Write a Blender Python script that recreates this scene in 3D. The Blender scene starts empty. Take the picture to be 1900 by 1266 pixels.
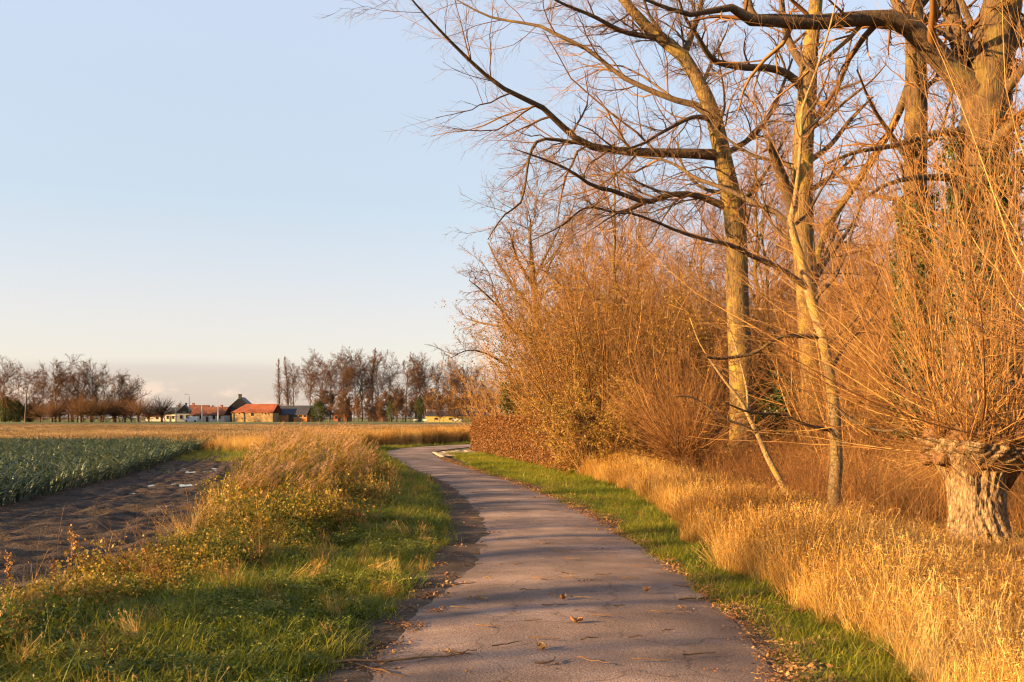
import bpy, math
import numpy as np
from mathutils import Vector

S = bpy.context.scene
C = S.collection
R = math.radians
RG = np.random.default_rng(11)

# ------------------------------------------------------------------ camera, sky, sun, exposure
EYE = 1.75            # eye height above the lane (m)
FPX, CX, HY = 1847.2, 950.0, 775.0   # 35 mm lens, frame centre column, horizon row of the photograph
cam_d = bpy.data.cameras.new('camera'); cam = bpy.data.objects.new('camera', cam_d); C.objects.link(cam)
cam.location = (0, 0, EYE); cam.rotation_euler = (R(90), 0, 0)
cam_d.lens = 35; cam_d.sensor_width = 36; cam_d.shift_y = (HY - 633) / 1900
cam_d.clip_end = 20000; cam_d.clip_start = 0.05
S.camera = cam

SUN_EL, SUN_BEHIND = 14.0, 21.0        # sun low on the left, a little behind the camera
sd = Vector((-math.cos(R(SUN_BEHIND)) * math.cos(R(SUN_EL)), -math.sin(R(SUN_BEHIND)) * math.cos(R(SUN_EL)), math.sin(R(SUN_EL))))
sun_d = bpy.data.lights.new('sun', 'SUN'); sun = bpy.data.objects.new('sun', sun_d); C.objects.link(sun)
sun_d.energy = 5.0; sun_d.angle = R(0.55); sun_d.color = (1.0, 0.60, 0.23)
sun.rotation_euler = sd.to_track_quat('Z', 'Y').to_euler()

W = bpy.data.worlds.new('World'); S.world = W; W.use_nodes = True
nt = W.node_tree; nt.nodes.clear()
def nd(t, typ, **kw):
    n = t.nodes.new(typ)
    for k, v in kw.items():
        if k in n.inputs: n.inputs[k].default_value = v
        else: setattr(n, k, v)
    return n
sky = nd(nt, 'ShaderNodeTexSky', sky_type='NISHITA', sun_disc=False)
sky.sun_elevation = R(SUN_EL); sky.sun_rotation = math.atan2(sd.x, sd.y)
sky.air_density = 1.0; sky.dust_density = 1.0; sky.ozone_density = 3.0
tc = nd(nt, 'ShaderNodeTexCoord')
sep = nd(nt, 'ShaderNodeSeparateXYZ'); nt.links.new(tc.outputs['Generated'], sep.inputs[0])
# a low bank of thin grey cloud lying along the whole horizon, and small cumulus in it
mp = nd(nt, 'ShaderNodeMapping'); mp.inputs['Scale'].default_value = (1.2, 1.2, 9); nt.links.new(tc.outputs['Generated'], mp.inputs[0])
n1 = nd(nt, 'ShaderNodeTexNoise', Scale=2.2, Detail=5.0); nt.links.new(mp.outputs[0], n1.inputs['Vector'])
el = nd(nt, 'ShaderNodeMath', operation='MULTIPLY_ADD'); el.inputs[1].default_value = -0.03
nt.links.new(n1.outputs[0], el.inputs[0]); nt.links.new(sep.outputs['Z'], el.inputs[2])
mr = nd(nt, 'ShaderNodeMapRange', interpolation_type='SMOOTHSTEP'); nt.links.new(el.outputs[0], mr.inputs[0])
for i, v in ((1, 0.026), (2, 0.043), (3, 1.0), (4, 0.0)): mr.inputs[i].default_value = v
bank = nd(nt, 'ShaderNodeMix', data_type='RGBA', blend_type='MULTIPLY'); bank.inputs[7].default_value = (0.85, 0.83, 0.86, 1)
nt.links.new(mr.outputs[0], bank.inputs[0])
# thin high veil over the clear sky: whitish blue above, warm towards the horizon, the same all round
grade = nd(nt, 'ShaderNodeVectorMath', operation='SCALE'); grade.inputs['Scale'].default_value = 0.4; nt.links.new(sky.outputs[0], grade.inputs[0])
vr = nd(nt, 'ShaderNodeValToRGB'); nt.links.new(sep.outputs['Z'], vr.inputs[0]); ve = vr.color_ramp.elements
while len(ve) < 5: ve.new(0.5)
for e_, (p_, c_) in zip(ve, ((0.0, (.250, .195, .165)), (.094, (.238, .187, .160)), (.21, (.188, .193, .187)), (.38, (.207, .217, .234)), (1.0, (.09, .10, .15)))): e_.position = p_; e_.color = (*c_, 1)
vsc = nd(nt, 'ShaderNodeVectorMath', operation='SCALE'); vsc.inputs['Scale'].default_value = 8.33; nt.links.new(vr.outputs[0], vsc.inputs[0])
vadd = nd(nt, 'ShaderNodeVectorMath', operation='ADD'); nt.links.new(grade.outputs[0], vadd.inputs[0]); nt.links.new(vsc.outputs[0], vadd.inputs[1])
nt.links.new(vadd.outputs[0], bank.inputs[6])
mp2 = nd(nt, 'ShaderNodeMapping'); mp2.inputs['Scale'].default_value = (16, 16, 30); nt.links.new(tc.outputs['Generated'], mp2.inputs[0])
n2 = nd(nt, 'ShaderNodeTexNoise', Scale=1.3, Detail=6.0); nt.links.new(mp2.outputs[0], n2.inputs['Vector'])
c1 = nd(nt, 'ShaderNodeMapRange', interpolation_type='SMOOTHSTEP'); nt.links.new(n2.outputs[0], c1.inputs[0]); c1.inputs[1].default_value = 0.52; c1.inputs[2].default_value = 0.68
c2 = nd(nt, 'ShaderNodeMapRange', interpolation_type='SMOOTHSTEP'); nt.links.new(sep.outputs['Z'], c2.inputs[0])
for i, v in ((1, 0.024), (2, 0.042), (3, 0.85), (4, 0.0)): c2.inputs[i].default_value = v
cm = nd(nt, 'ShaderNodeMath', operation='MULTIPLY'); nt.links.new(c1.outputs[0], cm.inputs[0]); nt.links.new(c2.outputs[0], cm.inputs[1])
cum = nd(nt, 'ShaderNodeMix', data_type='RGBA', blend_type='MULTIPLY'); cum.inputs[7].default_value = (1.36, 1.24, 1.16, 1)
nt.links.new(cm.outputs[0], cum.inputs[0]); nt.links.new(bank.outputs[2], cum.inputs[6])
bg = nd(nt, 'ShaderNodeBackground', Strength=0.0695); nt.links.new(cum.outputs[2], bg.inputs[0])
wo = nd(nt, 'ShaderNodeOutputWorld'); nt.links.new(bg.outputs[0], wo.inputs[0])

vs = S.view_settings
vs.view_transform = 'Standard'; vs.look = 'None'; vs.gamma = 1; vs.use_curve_mapping = False
vs.exposure = 2.1
S.render.engine = 'CYCLES'
S.cycles.max_bounces = 6; S.cycles.diffuse_bounces = 3; S.cycles.transmission_bounces = 3; S.cycles.transparent_max_bounces = 4
S.cycles.use_denoising = True; S.cycles.denoiser = 'OPENIMAGEDENOISE'; S.cycles.denoising_prefilter = 'ACCURATE'
S.cycles.filter_width = 1.2

# ------------------------------------------------------------------ helpers
def at(px, py, Y): return np.array([(px - CX) / FPX * Y, Y, EYE - (py - HY) / FPX * Y])
def gp(px, py): return at(px, py, EYE * FPX / (py - HY))[:2]

def unit(v): return v / np.maximum(np.linalg.norm(v, axis=-1, keepdims=True), 1e-9)

def resample(P, n, vals=None):
    """Catmull-Rom through P, n points evenly along its length."""
    P = np.asarray(P, float); ex = P if vals is None else np.hstack([P, np.asarray(vals, float).reshape(len(P), -1)])
    Q = np.vstack([2 * ex[0] - ex[1], ex, 2 * ex[-1] - ex[-2]]); out = []
    for i in range(1, len(Q) - 2):
        t = np.linspace(0, 1, 12, endpoint=False)[:, None]; a, b, c, d = Q[i - 1], Q[i], Q[i + 1], Q[i + 2]
        out.append(0.5 * (2 * b + (c - a) * t + (2 * a - 5 * b + 4 * c - d) * t ** 2 + (3 * b - a - 3 * c + d) * t ** 3))
    out = np.vstack(out + [Q[-2][None]])
    s = np.r_[0, np.cumsum(np.linalg.norm(np.diff(out[:, :P.shape[1]], axis=0), axis=1))]
    u = np.linspace(0, s[-1], n)
    res = np.stack([np.interp(u, s, out[:, k]) for k in range(out.shape[1])], 1)
    return (res[:, :P.shape[1]], res[:, P.shape[1]:].squeeze()) if vals is not None else res

def vnoise(p, seed=0):
    """smooth value noise in 0..1 at the points p (N,3)"""
    p = np.asarray(p, float); i = np.floor(p).astype(np.int64); f = p - i; f = f * f * (3 - 2 * f); r = 0
    def h(x, y, z):
        n = (x * 73856093) ^ (y * 19349663) ^ (z * 83492791) ^ (seed * 2654435761)
        n = (n ^ (n >> 13)) * 1274126177; n = n ^ (n >> 16)
        return (n & 0xFFFF) / 65535.0
    for a in (0, 1):
        for b in (0, 1):
            for c in (0, 1):
                w = (f[:, 0] if a else 1 - f[:, 0]) * (f[:, 1] if b else 1 - f[:, 1]) * (f[:, 2] if c else 1 - f[:, 2])
                r = r + w * h(i[:, 0] + a, i[:, 1] + b, i[:, 2] + c)
    return r
def fbm(p, seed=0, o=3):
    p = np.asarray(p, float)
    return sum(vnoise(p * 2 ** k, seed + k) / 2 ** (k + 1) for k in range(o))

class MB:
    """collects quads/tris with a material slot and a per-vertex tint, then makes ONE mesh"""
    def __init__(s): s.V = []; s.Q = []; s.T = []; s.qm = []; s.tm = []; s.tint = []; s.n = 0
    def add(s, V, Q=None, T=None, mat=0, tint=0.5):
        V = np.asarray(V, float).reshape(-1, 3); k = len(V)
        s.V.append(V); s.tint.append(np.broadcast_to(np.asarray(tint, float), (k,)))
        if Q is not None and len(Q): Q = np.asarray(Q, np.int64).reshape(-1, 4); s.Q.append(Q + s.n); s.qm.append(np.full(len(Q), mat))
        if T is not None and len(T): T = np.asarray(T, np.int64).reshape(-1, 3); s.T.append(T + s.n); s.tm.append(np.full(len(T), mat))
        s.n += k; return s
    def mesh(s, name, mats, smooth=True, off=None):
        V = np.vstack(s.V)
        if off is not None: V = V - np.asarray(off)
        Q = np.vstack(s.Q) if s.Q else np.zeros((0, 4), np.int64); T = np.vstack(s.T) if s.T else np.zeros((0, 3), np.int64)
        me = bpy.data.meshes.new(name); me.vertices.add(len(V)); me.vertices.foreach_set('co', V.astype(np.float32).ravel())
        li = np.r_[Q.ravel(), T.ravel()].astype(np.int32); me.loops.add(len(li)); me.loops.foreach_set('vertex_index', li)
        np_ = len(Q) + len(T); me.polygons.add(np_)
        st = np.r_[np.arange(len(Q)) * 4, len(Q) * 4 + np.arange(len(T)) * 3].astype(np.int32)
        me.polygons.foreach_set('loop_start', st)
        mi = np.r_[np.concatenate(s.qm) if s.qm else [], np.concatenate(s.tm) if s.tm else []].astype(np.int32)
        for m in (mats if isinstance(mats, (list, tuple)) else [mats]): me.materials.append(M[m] if isinstance(m, str) else m)
        me.polygons.foreach_set('material_index', mi)
        me.polygons.foreach_set('use_smooth', np.full(np_, bool(smooth)))
        a = me.attributes.new('tint', 'FLOAT', 'POINT'); a.data.foreach_set('value', np.concatenate(s.tint).astype(np.float32))
        me.update(calc_edges=True); return me
    def obj(s, name, mats, parent=None, smooth=True, off=None, loc=None):
        return link(name, s.mesh(name, mats, smooth, off), parent, loc)

def link(name, data, parent=None, loc=None, rz=None, sc=None):
    o = bpy.data.objects.new(name, data); C.objects.link(o)
    if parent is not None: o.parent = parent
    if loc is not None: o.location = loc
    if rz is not None: o.rotation_euler = (0, 0, rz)
    if sc is not None: o.scale = (sc, sc, sc) if np.isscalar(sc) else sc
    return o
def tag(o, label=None, cat=None, group=None, kind=None):
    for k, v in (('label', label), ('category', cat), ('group', group), ('kind', kind)):
        if v: o[k] = v
    return o
def thing(name, label, cat, loc, group=None, rz=0, sc=None):
    return tag(link(name, None, None, loc, rz, sc), label, cat, group)
def copy_tree(root, loc, rz=0, sc=1, label=None, group=None):
    r = root.copy(); C.objects.link(r); r.location = loc; r.rotation_euler = (0, 0, rz); r.scale = (sc, sc, sc) if np.isscalar(sc) else sc
    if label: r['label'] = label
    if group: r['group'] = group
    for ch in list(root.children):
        c = ch.copy(); C.objects.link(c); c.parent = r
    return r

def box(x0, x1, y0, y1, z0, z1):
    V = np.array([(x, y, z) for z in (z0, z1) for y in (y0, y1) for x in (x0, x1)], float)
    return V, np.array([(0, 2, 3, 1), (4, 5, 7, 6), (0, 1, 5, 4), (2, 6, 7, 3), (0, 4, 6, 2), (1, 3, 7, 5)])

def tubes(mb, P, Rd, sides=3, mat=0, tint=None, cap=False, tip=False):
    """P (N,m,3) polylines, Rd (N,m) radii -> tubes"""
    P = np.asarray(P, float); Rd = np.asarray(Rd, float)
    if P.ndim == 2: P = P[None]; Rd = Rd[None]
    N, m, _ = P.shape
    if N == 0: return
    t = np.empty_like(P); t[:, 1:-1] = P[:, 2:] - P[:, :-2]; t[:, 0] = P[:, 1] - P[:, 0]; t[:, -1] = P[:, -1] - P[:, -2]; t = unit(t)
    mean = np.abs(unit(P[:, -1] - P[:, 0])); ref = np.eye(3)[np.argmin(mean, 1)][:, None, :]
    u = unit(np.cross(t, np.broadcast_to(ref, t.shape))); v = np.cross(t, u)
    a = np.arange(sides) * 2 * math.pi / sides; full = m
    if tip: end = P[:, -1]; P, Rd, t, u, v = P[:, :-1], Rd[:, :-1], t[:, :-1], u[:, :-1], v[:, :-1]; m -= 1
    V = P[:, :, None, :] + Rd[:, :, None, None] * (u[:, :, None, :] * np.cos(a)[None, None, :, None] + v[:, :, None, :] * np.sin(a)[None, None, :, None])
    b = (np.arange(N) * m * sides)[:, None, None] + (np.arange(m - 1) * sides)[None, :, None]; k = np.arange(sides)[None, None, :]; k2 = (k + 1) % sides
    Q = np.stack([b + k, b + k2, b + sides + k2, b + sides + k], -1).reshape(-1, 4)
    tn = (RG.random(N) if tint is None else np.broadcast_to(tint, (N,)))
    T = None
    if cap: T = np.array([((N * m - 1) * sides, (N * m - 1) * sides + i, (N * m - 1) * sides + i + 1) for i in range(1, sides - 1)]) if N == 1 else None
    if T is not None: T = np.array([(m - 1) * sides + np.array((0, i, i + 1)) for i in range(1, sides - 1)])
    if tip:                                                              # thin twigs end in a point
        k = np.arange(sides)[None]; b2 = (np.arange(N) * m * sides + (m - 1) * sides)[:, None]; e = (N * m * sides + np.arange(N))[:, None] + 0 * k
        T = np.stack([b2 + k, b2 + (k + 1) % sides, e], -1).reshape(-1, 3)
        mb.add(np.vstack([V.reshape(-1, 3), end]), Q, T, mat, np.r_[np.repeat(tn, m * sides), tn]); return
    mb.add(V.reshape(-1, 3), Q, T, mat, np.repeat(tn, m * sides))

def ribbons(mb, P, Wd, side, mat=0, tint=None):
    """P (N,m,3), widths (N,m), side (N,3) -> flat blades"""
    N, m, _ = P.shape; s = np.asarray(side)[:, None, :] * Wd[:, :, None] * 0.5
    V = np.stack([P - s, P + s], 2)
    b = (np.arange(N) * m * 2)[:, None] + (np.arange(m - 1) * 2)[None]
    Q = np.stack([b, b + 1, b + 3, b + 2], -1).reshape(-1, 4)
    mb.add(V.reshape(-1, 3), Q, None, mat, np.repeat(RG.random(N) if tint is None else np.broadcast_to(tint, (N,)), m * 2))

def leaves(mb, pos, size, mat=0, flat=0.0, tint=None, asp=0.55):
    """lens-shaped two-triangle leaves at pos, random orientation"""
    N = len(pos); a = unit(RG.normal(size=(N, 3)) * np.array([1, 1, 1 - flat])); b = unit(np.cross(a, unit(RG.normal(size=(N, 3)) * np.array([1 - flat * .8, 1 - flat * .8, 1]))))
    s = (np.asarray(size) * (0.6 + 0.8 * RG.random(N)))[:, None]
    nrm = np.cross(a, b); dr = nrm * s * 0.12
    V = np.stack([pos - a * s * .5, pos + b * s * .5 * asp + dr, pos + a * s * .5, pos - b * s * .5 * asp + dr], 1)
    i = (np.arange(N) * 4)[:, None]
    mb.add(V.reshape(-1, 3), None, np.vstack([i + np.array([0, 1, 2]), i + np.array([0, 2, 3])]), mat, np.repeat(RG.random(N) if tint is None else tint, 4))

def grow(P, Rd, k, t0, t1, ang, lf, m=5, wander=0.12, up=0.0, rf=0.6, rmin=0.002, absl=None, taper=0.5, angj=0.25, tip=0.25):
    """k children on every branch of P; returns (paths, radii)"""
    P = np.asarray(P, float); N, n, _ = P.shape; M_ = N * k
    idx = np.repeat(np.arange(N), k); j = np.tile(np.arange(k), N)
    t = t0 + (t1 - t0) * (j + RG.random(M_)) / k
    x = np.minimum(t * (n - 1), n - 1.001); i = x.astype(int); f = (x - i)[:, None]
    pos = P[idx, i] * (1 - f) + P[idx, i + 1] * f; tan = unit(P[idx, i + 1] - P[idx, i])
    rad = Rd[idx, i] * (1 - f[:, 0]) + Rd[idx, i + 1] * f[:, 0]
    plen = np.linalg.norm(np.diff(P, axis=1), axis=2).sum(1)[idx]
    L = (absl if absl is not None else plen * lf) * (1 - taper * (t - t0) / max(t1 - t0, 1e-6)) * (0.55 + 0.9 * RG.random(M_))
    u = unit(np.cross(tan, RG.normal(size=(M_, 3)))); A = ang * (1 + angj * RG.normal(size=M_))
    d = unit(tan * np.cos(A)[:, None] + u * np.sin(A)[:, None])
    out = np.empty((M_, m, 3)); out[:, 0] = pos; st = (L / (m - 1))[:, None]
    for q in range(1, m):
        out[:, q] = out[:, q - 1] + d * st
        d = d + RG.normal(size=(M_, 3)) * wander; d[:, 2] += up; d = unit(d)
    r0 = np.maximum(rad * rf * (0.7 + 0.5 * RG.random(M_)), rmin)
    return out, r0[:, None] * np.linspace(1, tip, m)[None].clip(0.05) 

# scattered instances of small clumps: one object, made with geometry nodes
def scatter_group():
    g = bpy.data.node_groups.new('scatter', 'GeometryNodeTree')
    g.interface.new_socket('Geometry', in_out='INPUT', socket_type='NodeSocketGeometry')
    g.interface.new_socket('Clumps', in_out='INPUT', socket_type='NodeSocketCollection')
    g.interface.new_socket('Geometry', in_out='OUTPUT', socket_type='NodeSocketGeometry')
    gi = g.nodes.new('NodeGroupInput'); go = g.nodes.new('NodeGroupOutput')
    ci = g.nodes.new('GeometryNodeCollectionInfo'); ci.inputs['Separate Children'].default_value = True; ci.inputs['Reset Children'].default_value = True
    ip = g.nodes.new('GeometryNodeInstanceOnPoints'); ip.inputs['Pick Instance'].default_value = True
    def attr(n, t):
        a = g.nodes.new('GeometryNodeInputNamedAttribute'); a.data_type = t; a.inputs[0].default_value = n; return a.outputs[0]
    e = g.nodes.new('FunctionNodeEulerToRotation')
    L = g.links.new
    L(gi.outputs[0], ip.inputs['Points']); L(gi.outputs[1], ci.inputs[0]); L(ci.outputs[0], ip.inputs['Instance'])
    L(attr('idx', 'INT'), ip.inputs['Instance Index']); L(attr('rot', 'FLOAT_VECTOR'), e.inputs[0]); L(e.outputs[0], ip.inputs['Rotation'])
    L(attr('scl', 'FLOAT_VECTOR'), ip.inputs['Scale']); L(ip.outputs[0], go.inputs[0])
    return g
SG = scatter_group()
def collection_of(name, meshes):
    c = bpy.data.collections.new(name)
    for i, me in enumerate(meshes): c.objects.link(bpy.data.objects.new('%s_%02d' % (name, i), me))
    return c
def scatter(name, clumps, pos, scl, label, cat, rot=None, tilt=0.12, nvar=None):
    n = len(pos); me = bpy.data.meshes.new(name); me.vertices.add(n); me.vertices.foreach_set('co', np.asarray(pos, np.float32).ravel())
    if rot is None: rot = np.stack([RG.normal(size=n) * tilt, RG.normal(size=n) * tilt, RG.random(n) * 6.283], 1)
    scl = np.asarray(scl, float); scl = np.repeat(scl[:, None], 3, 1) if scl.ndim == 1 else scl
    nv = nvar or len(clumps.objects)
    for k, ty, v in (('idx', 'INT', RG.integers(0, nv, n).astype(np.int32)), ('rot', 'FLOAT_VECTOR', rot), ('scl', 'FLOAT_VECTOR', scl)):
        a = me.attributes.new(k, ty, 'POINT'); a.data.foreach_set('value' if ty == 'INT' else 'vector', np.asarray(v, np.int32 if ty == 'INT' else np.float32).ravel())
    o = link(name, me); md = o.modifiers.new('scatter', 'NODES'); md.node_group = SG
    md[[s.identifier for s in SG.interface.items_tree if s.name == 'Clumps'][0]] = clumps
    return tag(o, label, cat, None, 'stuff')

# ------------------------------------------------------------------ materials
M = {}
def ramp(t, cols):
    r = t.nodes.new('ShaderNodeValToRGB'); e = r.color_ramp.elements
    while len(e) < len(cols): e.new(0.5)
    for i, c in enumerate(cols): e[i].position = i / max(len(cols) - 1, 1); e[i].color = (*c, 1)
    return r
def plant_mat(name, cols, trans=0.3, rough=0.6, spec=0.25, patch=None):
    """leaf / blade / twig colour: per-clump random + per-piece tint (+ slow patches over the ground)"""
    m = bpy.data.materials.new(name); m.use_nodes = True; t = m.node_tree; b = t.nodes['Principled BSDF']; M[name] = m
    oi = t.nodes.new('ShaderNodeObjectInfo'); a = nd(t, 'ShaderNodeAttribute', attribute_name='tint')
    mx = nd(t, 'ShaderNodeMath', operation='MULTIPLY_ADD'); mx.inputs[1].default_value = 0.45
    t.links.new(oi.outputs['Random'], mx.inputs[0])
    sc = nd(t, 'ShaderNodeMath', operation='MULTIPLY'); sc.inputs[1].default_value = 0.55; t.links.new(a.outputs['Fac'], sc.inputs[0]); t.links.new(sc.outputs[0], mx.inputs[2])
    val = mx.outputs[0]
    if patch:
        g = nd(t, 'ShaderNodeNewGeometry'); n = nd(t, 'ShaderNodeTexNoise', Scale=patch, Detail=3.0); t.links.new(g.outputs['Position'], n.inputs['Vector'])
        p = nd(t, 'ShaderNodeMath', operation='MULTIPLY_ADD'); p.inputs[1].default_value = 1.6; p.inputs[2].default_value = -0.8; t.links.new(n.outputs[0], p.inputs[0])
        s2 = nd(t, 'ShaderNodeMath', operation='ADD'); s2.use_clamp = True; t.links.new(p.outputs[0], s2.inputs[0]); t.links.new(val, s2.inputs[1]); val = s2.outputs[0]
    r = ramp(t, cols); t.links.new(val, r.inputs[0]); t.links.new(r.outputs[0], b.inputs['Base Color'])
    b.inputs['Roughness'].default_value = rough; b.inputs['Specular IOR Level'].default_value = spec
    if trans > 0:
        tr = t.nodes.new('ShaderNodeBsdfTranslucent'); t.links.new(r.outputs[0], tr.inputs[0]); ms = t.nodes.new('ShaderNodeMixShader'); ms.inputs[0].default_value = trans
        t.links.new(b.outputs[0], ms.inputs[1]); t.links.new(tr.outputs[0], ms.inputs[2]); t.links.new(ms.outputs[0], t.nodes['Material Output'].inputs[0])
    return m
def bark_mat(name, dark, light, lichen=None, scale=6.0, amount=0.5, bump=0.5, stretch=0.25):
    m = bpy.data.materials.new(name); m.use_nodes = True; t = m.node_tree; b = t.nodes['Principled BSDF']; M[name] = m
    tcn = t.nodes.new('ShaderNodeTexCoord'); mpn = nd(t, 'ShaderNodeMapping'); mpn.inputs['Scale'].default_value = (scale, scale, scale * stretch); t.links.new(tcn.outputs['Object'], mpn.inputs[0])
    n = nd(t, 'ShaderNodeTexNoise', Scale=2.5, Detail=7.0, Roughness=0.65); t.links.new(mpn.outputs[0], n.inputs['Vector'])
    v = nd(t, 'ShaderNodeTexVoronoi', feature='DISTANCE_TO_EDGE', Scale=3.0); t.links.new(mpn.outputs[0], v.inputs['Vector'])
    mm = nd(t, 'ShaderNodeMath', operation='MULTIPLY_ADD'); mm.inputs[1].default_value = 0.6; t.links.new(v.outputs['Distance'], mm.inputs[0]); t.links.new(n.outputs[0], mm.inputs[2])
    mr_ = nd(t, 'ShaderNodeMapRange'); mr_.inputs[1].default_value = 0.35; mr_.inputs[2].default_value = 0.85; t.links.new(mm.outputs[0], mr_.inputs[0])
    r = ramp(t, [dark, light]); t.links.new(mr_.outputs[0], r.inputs[0]); col = r.outputs[0]
    if lichen:
        l = nd(t, 'ShaderNodeTexNoise', Scale=1.7, Detail=6.0, Roughness=0.7); t.links.new(tcn.outputs['Object'], l.inputs['Vector'])
        lr = nd(t, 'ShaderNodeMapRange'); lr.inputs[1].default_value = 0.62 - 0.25 * amount; lr.inputs[2].default_value = 0.80 - 0.25 * amount; lr.inputs[4].default_value = 0.85; t.links.new(l.outputs[0], lr.inputs[0])
        mxn = nd(t, 'ShaderNodeMix', data_type='RGBA'); mxn.inputs[7].default_value = (*lichen, 1); t.links.new(lr.outputs[0], mxn.inputs[0]); t.links.new(col, mxn.inputs[6]); col = mxn.outputs[2]
    t.links.new(col, b.inputs['Base Color']); b.inputs['Roughness'].default_value = 0.85; b.inputs['Specular IOR Level'].default_value = 0.2
    bp = nd(t, 'ShaderNodeBump', Strength=bump, Distance=0.03); t.links.new(mm.outputs[0], bp.inputs['Height']); t.links.new(bp.outputs[0], b.inputs['Normal'])
    return m
def ground_mat(name, cols, scale=1.0, detail=8.0, bump=0.4, dist=0.03, rough=0.9, fine=None, spec=0.2, edge=None, worn=False):
    m = bpy.data.materials.new(name); m.use_nodes = True; t = m.node_tree; b = t.nodes['Principled BSDF']; M[name] = m
    g = nd(t, 'ShaderNodeNewGeometry')
    n = nd(t, 'ShaderNodeTexNoise', Scale=scale, Detail=detail, Roughness=0.62); t.links.new(g.outputs['Position'], n.inputs['Vector'])
    k = nd(t, 'ShaderNodeMapRange'); k.inputs[1].default_value = 0.3; k.inputs[2].default_value = 0.7; t.links.new(n.outputs[0], k.inputs[0])
    r = ramp(t, cols); t.links.new(k.outputs[0], r.inputs[0]); col = r.outputs[0]; h = n.outputs[0]
    if fine:
        f = nd(t, 'ShaderNodeTexNoise', Scale=fine[0], Detail=3.0, Roughness=0.7); t.links.new(g.outputs['Position'], f.inputs['Vector'])
        fk = nd(t, 'ShaderNodeMapRange'); fk.inputs[1].default_value = 0.25; fk.inputs[2].default_value = 0.75; fk.inputs[3].default_value = 1 - fine[1]; fk.inputs[4].default_value = 1 + fine[1]; t.links.new(f.outputs[0], fk.inputs[0])
        mu = nd(t, 'ShaderNodeMix', data_type='RGBA', blend_type='MULTIPLY'); mu.inputs[0].default_value = 1; t.links.new(col, mu.inputs[6]); t.links.new(fk.outputs[0], mu.inputs[7]); col = mu.outputs[2]; h = f.outputs[0]
    if edge:                                                             # thins out into the neighbouring surface in a ragged line
        at_ = nd(t, 'ShaderNodeAttribute', attribute_name='tint'); en = nd(t, 'ShaderNodeTexNoise', Scale=5.0, Detail=8.0, Roughness=0.75); t.links.new(g.outputs['Position'], en.inputs['Vector'])
        ea = nd(t, 'ShaderNodeMath', operation='MULTIPLY_ADD'); ea.inputs[1].default_value = 1.5; t.links.new(en.outputs[0], ea.inputs[0]); t.links.new(at_.outputs['Fac'], ea.inputs[2])
        em = nd(t, 'ShaderNodeMapRange'); em.inputs[1].default_value = 1.5; em.inputs[2].default_value = 1.95; t.links.new(ea.outputs[0], em.inputs[0])
        ex = nd(t, 'ShaderNodeMix', data_type='RGBA'); ex.inputs[7].default_value = (*edge, 1); t.links.new(em.outputs[0], ex.inputs[0]); t.links.new(col, ex.inputs[6]); col = ex.outputs[2]
    if worn:                                                             # old asphalt: stains, pale scuffs, fine cracks
        st = nd(t, 'ShaderNodeTexNoise', Scale=0.45, Detail=4.0); t.links.new(g.outputs['Position'], st.inputs['Vector'])
        sk = nd(t, 'ShaderNodeMapRange'); sk.inputs[1].default_value = 0.35; sk.inputs[2].default_value = 0.68; sk.inputs[3].default_value = 0.72; sk.inputs[4].default_value = 1.18; t.links.new(st.outputs[0], sk.inputs[0])
        m1 = nd(t, 'ShaderNodeMix', data_type='RGBA', blend_type='MULTIPLY'); m1.inputs[0].default_value = 1; t.links.new(col, m1.inputs[6]); t.links.new(sk.outputs[0], m1.inputs[7])
        pn = nd(t, 'ShaderNodeTexNoise', Scale=7.0, Detail=5.0, Roughness=0.7); t.links.new(g.outputs['Position'], pn.inputs['Vector'])
        pk = nd(t, 'ShaderNodeMapRange'); pk.inputs[1].default_value = 0.66; pk.inputs[2].default_value = 0.76; pk.inputs[4].default_value = 0.55; t.links.new(pn.outputs[0], pk.inputs[0])
        m2 = nd(t, 'ShaderNodeMix', data_type='RGBA'); m2.inputs[7].default_value = (.36, .30, .25, 1); t.links.new(pk.outputs[0], m2.inputs[0]); t.links.new(m1.outputs[2], m2.inputs[6])
        wv = nd(t, 'ShaderNodeTexNoise', Scale=1.5, Detail=6.0); t.links.new(g.outputs['Position'], wv.inputs['Vector']); va = nd(t, 'ShaderNodeVectorMath', operation='MULTIPLY_ADD'); va.inputs[1].default_value = (.9, .9, 0); t.links.new(wv.outputs['Color'], va.inputs[0]); t.links.new(g.outputs['Position'], va.inputs[2])
        vo = nd(t, 'ShaderNodeTexVoronoi', feature='DISTANCE_TO_EDGE', Scale=0.75); t.links.new(va.outputs[0], vo.inputs['Vector'])
        ck = nd(t, 'ShaderNodeMapRange'); ck.inputs[1].default_value = 0.0; ck.inputs[2].default_value = 0.012; ck.inputs[3].default_value = 0.55; ck.inputs[4].default_value = 1.0; t.links.new(vo.outputs['Distance'], ck.inputs[0])
        m3 = nd(t, 'ShaderNodeMix', data_type='RGBA', blend_type='MULTIPLY'); m3.inputs[0].default_value = 1; t.links.new(m2.outputs[2], m3.inputs[6]); t.links.new(ck.outputs[0], m3.inputs[7]); col = m3.outputs[2]
    t.links.new(col, b.inputs['Base Color']); b.inputs['Roughness'].default_value = rough; b.inputs['Specular IOR Level'].default_value = spec
    bp = nd(t, 'ShaderNodeBump', Strength=bump, Distance=dist); t.links.new(h, bp.inputs['Height']); t.links.new(bp.outputs[0], b.inputs['Normal'])
    return m
def plain(name, col, rough=0.7, var=0.15, scale=3.0, metal=0.0, spec=0.3):
    ground_mat(name, [tuple(c * (1 - var) for c in col), tuple(c * (1 + var) for c in col)], scale, 5.0, 0.15, 0.02, rough, None, spec)
    M[name].node_tree.nodes['Principled BSDF'].inputs['Metallic'].default_value = metal

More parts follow.
